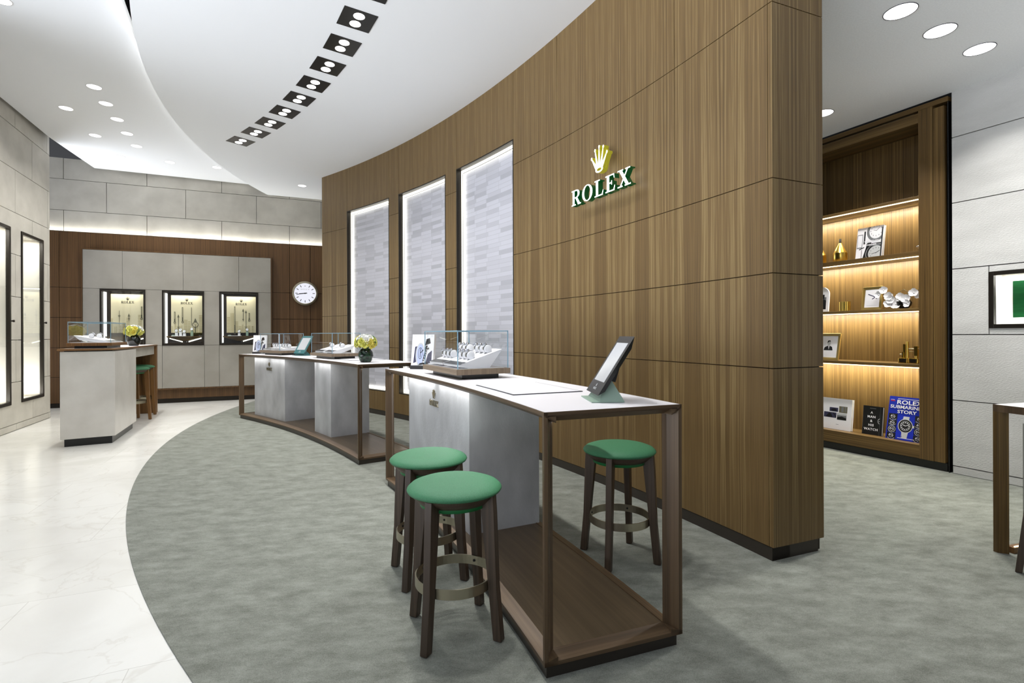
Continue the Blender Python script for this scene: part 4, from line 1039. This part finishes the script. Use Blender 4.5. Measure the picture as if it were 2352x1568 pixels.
printed('cover_print', cv, M, [(1, K([R4(-.03, .0, .12, .16), [(-.06, 0), (-.03, 0), (.02, .17), (-.02, .17)], R4(-.06, .16, -.045, .3), [(-.1, .1), (-.05, .12), (-.05, .13), (-.1, .11)], R4(-.075, 0, -.07, .1)])), (0, K(ring2(.06, .29, .095, .11, .07, .085, n=30))), (2, K(ring2(.07, .05, .1, .1, 0, 0, n=30))), (1, K(ring2(.07, .05, .095, .1, .075, .08, n=30))), (0, K(R4(-.0, .165, .12, .173) and [R4(.0, .13, .113, .15)])), (3, K(ring2(.06, .29, .068, .083, 0, 0, n=24))), (1, K(dialp(.06, .29, .068) + dialp(.07, .05, .07) + [[(.06, .288), (.09, .32), (.088, .322), (.057, .291)], [(.06, .29), (.03, .30), (.03, .303), (.06, .294)], [(.07, .045), (.11, .07), (.108, .075), (.066, .05)], [(.07, .05), (.03, .04), (.03, .045), (.07, .055)]])), (1, [R4(w - .018, .0, w - .006, h - .02)]), (0, K([R4(-.125, .12, -.07, .27)])), (3, K([R4(-.12, .13, -.075, .262)]))], [INKG, INKB, INKS, PAPER])
text_obj('lettering', 'WATCHES', .03, PAPER, cv, M @ Matrix.Translation((.02, .172, .003)), bold=.0006)
text_obj('lettering', 'DONNEES', .022, PAPER, cv, M @ Matrix.Translation((.02, .138, .003)), bold=.0006)
t, cv, M = book('wide white book with four small photographs on the lowest shelf', -1.13, .10, .2145, .362, .345, .04, 7, PAPER, 'books on the shelves')
mts = [INKN, INKB, INKT, INKG, INKS]
printed('photograph', cv, M, [(0, [R4(-.06, .195, .035, .24)]), (1, [[(-.04, .205), (.015, .205), (.022, .215), (.005, .228), (-.02, .228), (-.045, .215)]])], mts)
printed('photograph', cv, M, [(2, [R4(.045, .19, .135, .262)]), (3, [R4(.07, .2, .095, .255), R4(.11, .2, .12, .26)])], mts)
printed('photograph', cv, M, [(0, [R4(-.12, .125, .02, .185)]), (1, [[(-.1, .13), (-.06, .18), (-.04, .17), (-.02, .13)], [(-.02, .18), (.015, .13), (.02, .14), (-.01, .183)]])], mts)
printed('photograph', cv, M, [(3, [R4(.028, .11, .13, .182)]), (1, [[(.03, .112), (.128, .112), (.128, .135), (.08, .15), (.03, .14)]]), (4, [R4(.03, .162, .128, .18)])], mts)
printed('cover_caption', cv, M, [(0, [R4(.02, .055, .05, .058)])], mts)
t, cv, M = book('small black book titled A MAN & HIS WATCH on the lowest shelf', -.745, .12, .2145, .195, .302, .03, 7, BKBLK, 'books on the shelves')
for i, s in enumerate(('A', 'MAN', '&', 'HIS', 'WATCH')): text_obj('lettering', s, .034, PAPER, cv, M @ Matrix.Translation((-.01, .222 - i * .044, .0005)), bold=.0006, spacing=1.15)
printed('cover_print', cv, M, [(0, [R4(.072, .0, .073, .3), R4(-.095, .0, -.094, .3), R4(-.03, .275, .03, .28)]), (1, ring2(.0725, .15, .022, .03, 0, 0, 90, 270, 14)), (2, ring2(.072, .15, .02, .028, .016, .023, 90, 270, 14) + [[(.06, .14), (.072, .152), (.072, .156), (.06, .146)]])], [INKG, BKBLK, INKS])
t, cv, M = book('blue ROLEX SUBMARINER STORY book, half hidden by the bookcase side', -.428, .09, .2145, .335, .435, .02, 12, BLUE, 'books on the shelves')
text_obj('lettering', 'ROLEX', .058, PAPER, cv, M @ Matrix.Translation((.015, .36, .0006)), bold=.0011, sx=1.25)
text_obj('lettering', 'SUBMARINER', .047, PAPER, cv, M @ Matrix.Translation((.0, .315, .0006)), bold=.0009, sx=1.1)
text_obj('lettering', 'STORY', .046, PAPER, cv, M @ Matrix.Translation((.0, .268, .0006)), bold=.0009, sx=1.2)
mts = [INKB, INKS, PAPER, INKR]
for k in range(4):
    for sx in (-.118, .118):
        y = .228 - k * .0645
        lay = [(0, [R4(sx - .04, y - .03, sx + .04, y + .03)])]
        lay += [(1, ring2(sx, y - (.012 if k in (0, 3) else 0), .034, .034 if k in (2,) else .026, .030, .030 if k == 2 else .023, 0 if k == 2 else 200, 360 if k == 2 else 340, n=16)), (2, [[(sx + .018 * cos(a) - .003, y + .018 * sin(a) - .003), (sx + .018 * cos(a) + .003, y + .018 * sin(a) - .003), (sx + .018 * cos(a) + .003, y + .018 * sin(a) + .003), (sx + .018 * cos(a) - .003, y + .018 * sin(a) + .003)] for a in [j * pi / 4 for j in range(8)]] + [[(sx - .02, y + .004), (sx + .02, y - .004), (sx + .02, y - .0), (sx - .02, y + .008)]])]
        printed('dial_picture', cv, M, lay, mts)
cx, cy = .0, .145
lay = []
lay += [(1, [[(cx - .028, cy + .06), (cx + .028, cy + .06), (cx + .03, cy + .095), (cx - .022, cy + .095)], [(cx - .03, cy - .06), (cx + .03, cy - .06), (cx + .022, cy - .125), (cx - .016, cy - .125)], R4(cx + .06, cy - .012, cx + .078, cy + .012)])]
lay += [(1, ring2(cx, cy, .066, .07, 0, 0, n=32)), (0, ring2(cx, cy, .06, .064, 0, 0, n=32)), (1, ring2(cx, cy, .045, .048, 0, 0, n=32)), (0, ring2(cx, cy, .041, .044, 0, 0, n=32))]
lay += [(2, [[(cx + .033 * cos(a) - .004, cy + .034 * sin(a) - .004), (cx + .033 * cos(a) + .004, cy + .034 * sin(a) - .004), (cx + .033 * cos(a) + .004, cy + .034 * sin(a) + .004), (cx + .033 * cos(a) - .004, cy + .034 * sin(a) + .004)] for a in [j * pi / 6 for j in range(12)]] + [[(cx - .022, cy + .008), (cx + .002, cy - .002), (cx + .002, cy + .003), (cx - .022, cy + .013)], [(cx, cy - .002), (cx + .028, cy + .01), (cx + .027, cy + .014), (cx, cy + .003)]])]
lay += [(1, [R4(cx - .028, cy - .075 - j * .016, cx + .026 - j * .002, cy - .066 - j * .016) for j in range(4)])]
printed('watch_picture', cv, M, lay, mts)
printed('cover_caption', cv, M, [(3, [R4(-.155, .385, -.115, .394)]), (2, [R4(-.155, .399, -.12, .402), R4(-.09, .412, .14, .416), R4(-.06, .018, .09, .022)])], mts)
# picture frames
def frame(label, x, y, z, w, h, lean, fm, group, rings=3, yaw=0, fw=.02):
    t = thing('picture_frame', label, 'picture frame', B(x, y, z), RR + yaw, group); T = Matrix.Rotation(radians(-lean), 4, 'X')
    mb = MB()
    for k in range(rings):
        a, b = w / 2 - k * fw / rings, w / 2 - (k + 1) * fw / rings; c, d = h - k * fw / rings, h - (k + 1) * fw / rings; y0 = -.012 + .004 * k
        z0, z1 = k * fw / rings, (k + 1) * fw / rings
        mb.box((-a, y0, z0), (-b, .006, c), T); mb.box((b, y0, z0), (a, .006, c), T); mb.box((-b, y0, z0), (b, .006, z1), T); mb.box((-b, y0, d), (b, .006, c), T)
    mb.box((-w / 2 + .004, .006, .004), (w / 2 - .004, .014, h - .004), T); mb.build('frame', fm, t, bevel=.0015)
    mb = MB(); mb.box((-.02, 0, .003), (.02, .004, .168), Matrix.Translation((0, .088, 0)) @ Matrix.Rotation(radians(14), 4, 'X')); mb.build('strut', INKB, t)
    mb = MB(); mb.box((-w / 2 + fw - .001, .0, fw - .001), (w / 2 - fw + .001, .005, h - fw + .001), T); pc = mb.build('picture', PAPER, t)
    return t, pc, FM(T @ Vector((0, -.0004, 0)), (1, 0, 0), T.to_3x3() @ Vector((0, 0, 1)))
t, pc, M = frame('gold ribbed desk clock in a picture frame beside the white orchid', -.725, .09, 1.5355, .2, .246, 9, GOLD, 'gold frames on the shelves', 3, 0, .027)
printed('dial_print', pc, M, [(0, [[(-.045, .165), (.02, .135), (.024, .142), (-.042, .174)], [(.0, .11), (.03, .13), (.026, .137), (-.003, .12)], [(.02, .128), (.045, .142), (.04, .15), (.016, .138)], [(.03, .122), (.045, .112), (.048, .12), (.034, .13)]]), (1, [R4(-.05, .045, .05, .048)] + [R4(-.052 + .009 * i, .05 + .009 * j, -.049 + .009 * i, .053 + .009 * j) for i in range(12) for j in range(6)])], [INKN, INKS])
t, pc, M = frame('gold framed portrait photo of a man in a dark suit', -1.21, .10, .9895, .29, .302, 10, GOLD, 'gold frames on the shelves', 3, -.12, .028)
printed('portrait_print', pc, M, [(1, ring2(.01, .19, .02, .028, 0, 0, n=20) + [R4(.002, .15, .018, .17)]), (0, [[(-.05, .11), (-.04, .145), (.0, .163), (.012, .118), (.022, .163), (.052, .148), (.062, .11)], [(-.012, .2), (-.005, .222), (.022, .224), (.03, .208), (.012, .212), (-.006, .195)]]), (2, [[(.003, .16), (.012, .12), (.02, .16)], R4(-.06, .07, .07, .073), R4(-.05, .055, .06, .057)]), (0, [[(.009, .155), (.015, .155), (.013, .125)]])], [INKB, INKS, PAPER])
t = thing('arched_frame', 'white arched photo frame cut by the edge of the wood wall', 'picture frame', B(-1.285, .11, 1.5355), RR)
ar = [(-.09, 0), (.09, 0), (.09, .18)] + [(.09 * cos(a * pi / 20), .2 + .09 * sin(a * pi / 20)) for a in range(0, 21)] + [(-.09, .18)]
T = Matrix.Rotation(radians(-6), 4, 'X'); M = FM((0, 0, 0), (1, 0, 0), T.to_3x3() @ Vector((0, 0, 1)))
mb = MB(); mb.prism(ccw(ar), -.018, 0, M); mb.build('frame', PAPER, t)
printed('photo_print', t, M, [(1, [R4(-.06, .03, .062, .17)]), (0, [[(-.05, .03), (.06, .03), (.06, .13), (.03, .15), (.01, .1)], R4(.0, .15, .04, .2)])], [INKB, INKG])
# brass pieces
def cone_bottle(label, x, z, group):
    t = thing('brass_decanter', label, 'decanter', B(x, .13, z), RR, group)
    mb = MB(); mb.lathe([(0, 0), (.066, 0), (.068, .002), (.068, .1)], 32); mb.build('body', BRASS, t)
    mb = MB(); mb.lathe([(.068, .1), (.012, .212)], 32); mb.build('cone_shoulder', BRASS, t)
    mb = MB(); mb.lathe([(.012, .21), (.0125, .258), (0, .26)], 16); mb.build('stopper', BRONZE, t)
    return t
c0 = cone_bottle('brass cone topped decanter standing on the top lit shelf', -1.068, 2.0845, 'brass decanters on the shelf')
dup(c0, B(-1.29, .11, 2.0845), RR, 'second brass decanter, mostly hidden by the wood wall edge')
t = thing('brass_cup', 'short ribbed brass cup on the shelf with the gold clock', 'cup', B(-1.02, .13, 1.5355), RR)
mb = MB(); n = 48
mb.grid([[((r + (.003 if k % 4 < 2 else 0)) * cos(2 * pi * k / n), (r + (.003 if k % 4 < 2 else 0)) * sin(2 * pi * k / n), z) for k in range(n)] for r, z in ((.05, 0), (.05, .104), (.044, .104), (.044, .01))], True, False)
mb.face([(.044 * cos(2 * pi * k / n), .044 * sin(2 * pi * k / n), .01) for k in range(n)]); mb.build('cup_wall', BRASS, t)
t = thing('brass_instrument', 'small brass bench instrument with two posts on the third shelf', 'instrument', B(-.392, .13, .9895), RR)
for x in (-.045, .045):
    mb = MB(); mb.box((x - .04, -.035, 0), (x + .04, .035, .05)); mb.build('base_block', BRASS, t, bevel=.003)
    mb = MB(); mb.box((x - .026, -.037, .006), (x + .028, -.034, .042)); mb.build('inset', BRONZE, t)
mb = MB(); mb.tube([(-.02, 0, .05), (-.02, 0, .215)], .012, 12); mb.box((-.052, -.012, .05), (-.03, .012, .19)); mb.box((-.06, -.014, .05), (-.045, .014, .11)); mb.build('post', BRASS, t)
mb = MB(); mb.box((.045, -.014, .075), (.075, .014, .17)); mb.tube([(.06, 0, .05), (.06, 0, .08)], .014, 10); mb.build('post', BRASS, t)
mb = MB(); mb.tube([(-.02, 0, .142), (.05, 0, .142)], .007, 8); mb.tube([(-.02, 0, .118), (.05, 0, .118)], .003, 8); mb.tube([(-.085, 0, .085), (-.055, 0, .085)], .007, 8); mb.tube([(.075, 0, .145), (.095, 0, .145)], .006, 8); mb.build('spindle', CHAMP, t)
t = thing('metal_cup', 'tiny silver stemmed cup at the right end of the top lit shelf', 'cup', B(-.30, .13, 2.0845), RR)
mb = MB(); mb.lathe([(0, 0), (.02, 0), (.018, .004), (.005, .01), (.005, .028), (.03, .05), (.033, .062), (.029, .06), (0, .035)], 24); mb.build('cup_body', STEEL, t)
# orchid
t = thing('orchid_bowl', 'small black bowl under the white orchid', 'bowl', B(-.44, .13, 1.5355), RR)
mb = MB(); mb.lathe([(0, 0), (.035, 0), (.06, .03), (.066, .06), (.055, .085), (.05, .084), (.058, .06), (.05, .03), (0, .01)], 28); mb.build('bowl', BLACK, t)
t = thing('orchid_spray', 'white orchid blossoms on dark curling stems in the black bowl', 'flowers', B(-.44, .13, 1.61), RR)
rnd = random.Random(5)
mb = MB()
mb.tube([(0, 0, -.05), (-.06, -.01, .03), (-.14, -.02, .07), (-.2, -.02, .09)], .004, 6); mb.tube([(0, 0, -.05), (.05, -.01, .04), (.12, 0, .1), (.16, 0, .13)], .004, 6)
mb.tube([(-.05, 0, .04), (-.035, 0, .1), (.0, 0, .12), (.03, 0, .09), (.04, 0, .05)], .003, 6); mb.tube([(.05, .01, .03), (.07, .01, .1), (.1, 0, .115), (.09, 0, .07), (.06, 0, .05)], .004, 6)
mb.build('stem', STEM, t)
for (x, z, s, yw) in ((-.165, .12, .042, .3), (-.195, .075, .04, -.3), (-.11, .055, .046, .1), (-.08, .02, .05, -.2), (-.05, -.025, .055, .2), (-.01, .04, .048, -.1), (-.11, -.02, .045, .2), (.04, .02, .045, .3), (.07, -.03, .042, -.3), (.115, .075, .045, .1), (.15, .05, .04, 0)):
    mb = MB(); M = FM((x, -.045 + rnd.uniform(-.02, .02), z), (cos(yw), sin(yw), 0), (0, .15, 1))
    for k in range(5): petal(mb, M @ Matrix.Rotation(2 * pi * k / 5 + rnd.uniform(-.2, .2), 4, 'Z') @ Matrix.Rotation(.25, 4, 'X'), s * 1.05, s * .55, .25, .3)
    sphere(mb, M @ Vector((0, 0, .006)), s * .18, 5)
    mb.build('blossom', PETAL, t)

# ------------------------------------------------------------------ ceiling lights
lc = (-11.368, -1.623); lr = 11.785
an = [atan2(y - lc[1], x - lc[0]) / D2 for x, y in ((-1.416, 4.686), (-1.691, 5.1), (-1.975, 5.504), (-2.28, 5.892), (-2.602, 6.25), (-2.943, 6.614), (-3.298, 6.957), (-3.652, 7.284), (-4.038, 7.612))]
an = [an[0] - 2.42] + an
PW = 8.5
f0 = None
ordn = ['cut by the top picture edge', 'second from the camera', 'third from the camera', 'fourth from the camera', 'fifth from the camera', 'sixth from the camera', 'fourth from the far end', 'third from the far end', 'second from the far end', 'at the far end of the row']
for k, a in enumerate(an):
    loc = Vector((lc[0] + lr * cos(a * D2), lc[1] + lr * sin(a * D2), ZM)); lab = 'black square twin ceiling spotlight, %s' % ordn[k]
    rz = a * D2
    if f0 is None:
        f0 = thing('twin_spotlight', lab, 'ceiling light', loc, rz, 'black twin spotlights along the ceiling arc')
        mb = MB(); s = .15; mb.box((-s, -s, -.004), (s, s, .0)); mb.build('housing', BLACK, f0)
        for y in (-.066, .066):
            mb = MB(); mb.lathe([(.05, -.0041), (.05, -.006), (0, -.006)], 28, Matrix.Translation((0, y, 0))); mb.build('lamp', LAMP, f0)
    else: dup(f0, loc, rz, lab)
    area('spot_beam', loc - Vector((0, 0, .012)), (0, 0, -1), .14, .14, PW, (1, .99, .972), radians(125), 'DISK')
for a in (27.3, 24.6, 21.6):                     # the same row goes on over the viewer's head
    loc = Vector((lc[0] + lr * cos(a * D2), lc[1] + lr * sin(a * D2), ZM - .012)); area('spot_beam', loc, (0, 0, -1), .14, .14, PW * 1.5, (1, .99, .972), radians(105), 'DISK')
d0 = None
dl = [((-4.648, 4.643, ZL), 'downlight in the left ceiling, cut by the picture corner'), ((-5.132, 6.269, ZL), 'left ceiling downlight, first of the inner row after the corner one'), ((-5.989, 6.853, ZL), 'left ceiling downlight of the outer row, nearest the left stone wall'), ((-5.349, 6.722, ZL), 'left ceiling downlight, second of the inner row'), ((-5.578, 7.21, ZL), 'left ceiling downlight, third of the inner row'), ((-6.361, 7.787, ZL), 'left ceiling downlight of the outer row, second from the left wall'), ((-5.82, 7.716, ZL), 'left ceiling downlight, fourth of the inner row'), ((-6.056, 8.231, ZL), 'left ceiling downlight, last of the inner row'), ((-6.697, 8.707, ZL), 'left ceiling downlight over the marble island, last of the outer row'), ((-6.035, 9.0, ZL), 'left ceiling downlight above the middle back vitrine'), ((-5.372, 9.29, ZL), 'left ceiling downlight nearest the main ceiling edge at the back'),
      ((-4.061, 9.884, ZM), 'small downlight in the main ceiling above the wall clock'), ((2.666, 3.486, ZR), 'big round downlight in the side room ceiling, nearest the wood wall'), ((3.128, 3.713, ZR), 'big round downlight in the side room ceiling, middle of three'), ((3.637, 3.954, ZR), 'big round downlight in the side room ceiling, nearest the right wall'), ((3.114, 5.096, ZR), 'side room downlight peeking past the wood wall edge')]
for k, (loc, lab) in enumerate(dl):
    r = .095 if loc[2] == ZR else .075; right = loc[2] == ZR
    grp = 'side room downlights' if right else 'downlights in the left ceiling'
    t = thing('downlight', lab, 'ceiling light', loc, 0, grp)
    mb = MB(); mb.lathe([(r + .005, 0), (r + .004, -.003), (r, -.003), (r - .001, 0)], 32); mb.build('trim_ring', STEELD if right else PAGES, t)
    mb = MB(); mb.lathe([(r, -.001), (r * .85, -.0011), (0, -.0012)], 32); mb.build('lamp', LAMPR, t)
    w_ = {ZL: 7.5, ZM: 6, ZR: 15}[loc[2]]
    area('downlight_beam', Vector(loc) - Vector((0, 0, .012)), (0, 0, -1), r * 1.4, r * 1.4, w_, (1, .985, .95), radians(110), 'DISK')
area('downlight_beam', (4.3, 2.6, ZR - .01), (0, 0, -1), .14, .14, 10, (1, .985, .95), radians(110), 'DISK')
# cove light on the wood ledge, washing the stone above it, and the cove behind the main ceiling's lip
for k in range(3):
    c = BO + Matrix.Rotation(BR, 3, 'Z') @ Vector((.55 + k * 1.75, .045, 3.192)); area('cove_light', c, (0, 0, 1), 1.7, .03, 4, (1, .98, .92), xaxis=(cos(BR), sin(BR), 0))
for a in (184, 194, 204, 214, 224):
    c = Vector((mc[0] + (mr - .1) * cos(a * D2), mc[1] + (mr - .1) * sin(a * D2), ZM + .105)); area('cove_light', c, (cos(a * D2), sin(a * D2), 1.0), 1.6, .04, 3, (1, .99, .96), xaxis=(-sin(a * D2), cos(a * D2), 0))

# ------------------------------------------------------------------ surroundings, camera, output
wd_ = bpy.data.worlds.new('shop'); SC.world = wd_; wd_.use_nodes = True
nt = wd_.node_tree; bg = nt.nodes['Background']
tc = N(nt, 'ShaderNodeTexCoord'); sp = N(nt, 'ShaderNodeSeparateXYZ'); L(nt, tc, 'Generated', sp, 'Vector')
# added world fill from low on the left, shaped to brighten the ceiling
mz = N(nt, 'ShaderNodeMapRange'); mz.inputs['From Min'].default_value = -.12; mz.inputs['From Max'].default_value = .08; mz.inputs['To Min'].default_value = 1; mz.inputs['To Max'].default_value = .06
mx_ = N(nt, 'ShaderNodeMapRange'); mx_.inputs['From Min'].default_value = -.25; mx_.inputs['From Max'].default_value = -.75; mx_.inputs['To Min'].default_value = .03; mx_.inputs['To Max'].default_value = 1
L(nt, sp, 'Z', mz, 'Value'); L(nt, sp, 'X', mx_, 'Value')
wm = N(nt, 'ShaderNodeMath', operation='MULTIPLY'); L(nt, mz, 'Result', wm, 0); L(nt, mx_, 'Result', wm, 1)
ws_ = N(nt, 'ShaderNodeMath', operation='MULTIPLY_ADD'); ws_.inputs[1].default_value = 7.6; ws_.inputs[2].default_value = .1; L(nt, wm, 'Value', ws_, 0)
L(nt, ws_, 'Value', bg, 'Strength'); bg.inputs['Color'].default_value = (.94, .985, 1.06, 1)
cam = bpy.data.cameras.new('camera'); cam.sensor_width = 36; cam.sensor_fit = 'HORIZONTAL'; cam.lens = 36 * 1170 / 2352
cam.shift_y = -(784 - 768) / 2352; cam.clip_start = .05
co = bpy.data.objects.new('camera', cam); COL.objects.link(co)
co.matrix_world = Matrix.Translation((0, 0, 1.29)) @ Matrix.Rotation(pi / 2, 4, 'X') @ Matrix.Rotation(-.0037, 4, 'Z')
SC.camera = co
SC.view_settings.view_transform = 'Standard'; SC.view_settings.look = 'None'; SC.view_settings.gamma = 1; SC.view_settings.use_curve_mapping = False
SC.view_settings.exposure = 0
cy = SC.cycles
cy.use_denoising = True
cy.use_adaptive_sampling = True; cy.adaptive_threshold = .015
cy.max_bounces = 8; cy.diffuse_bounces = 4; cy.glossy_bounces = 4; cy.transparent_max_bounces = 16; cy.sample_clamp_indirect = 6
cy.caustics_reflective = False; cy.caustics_refractive = False
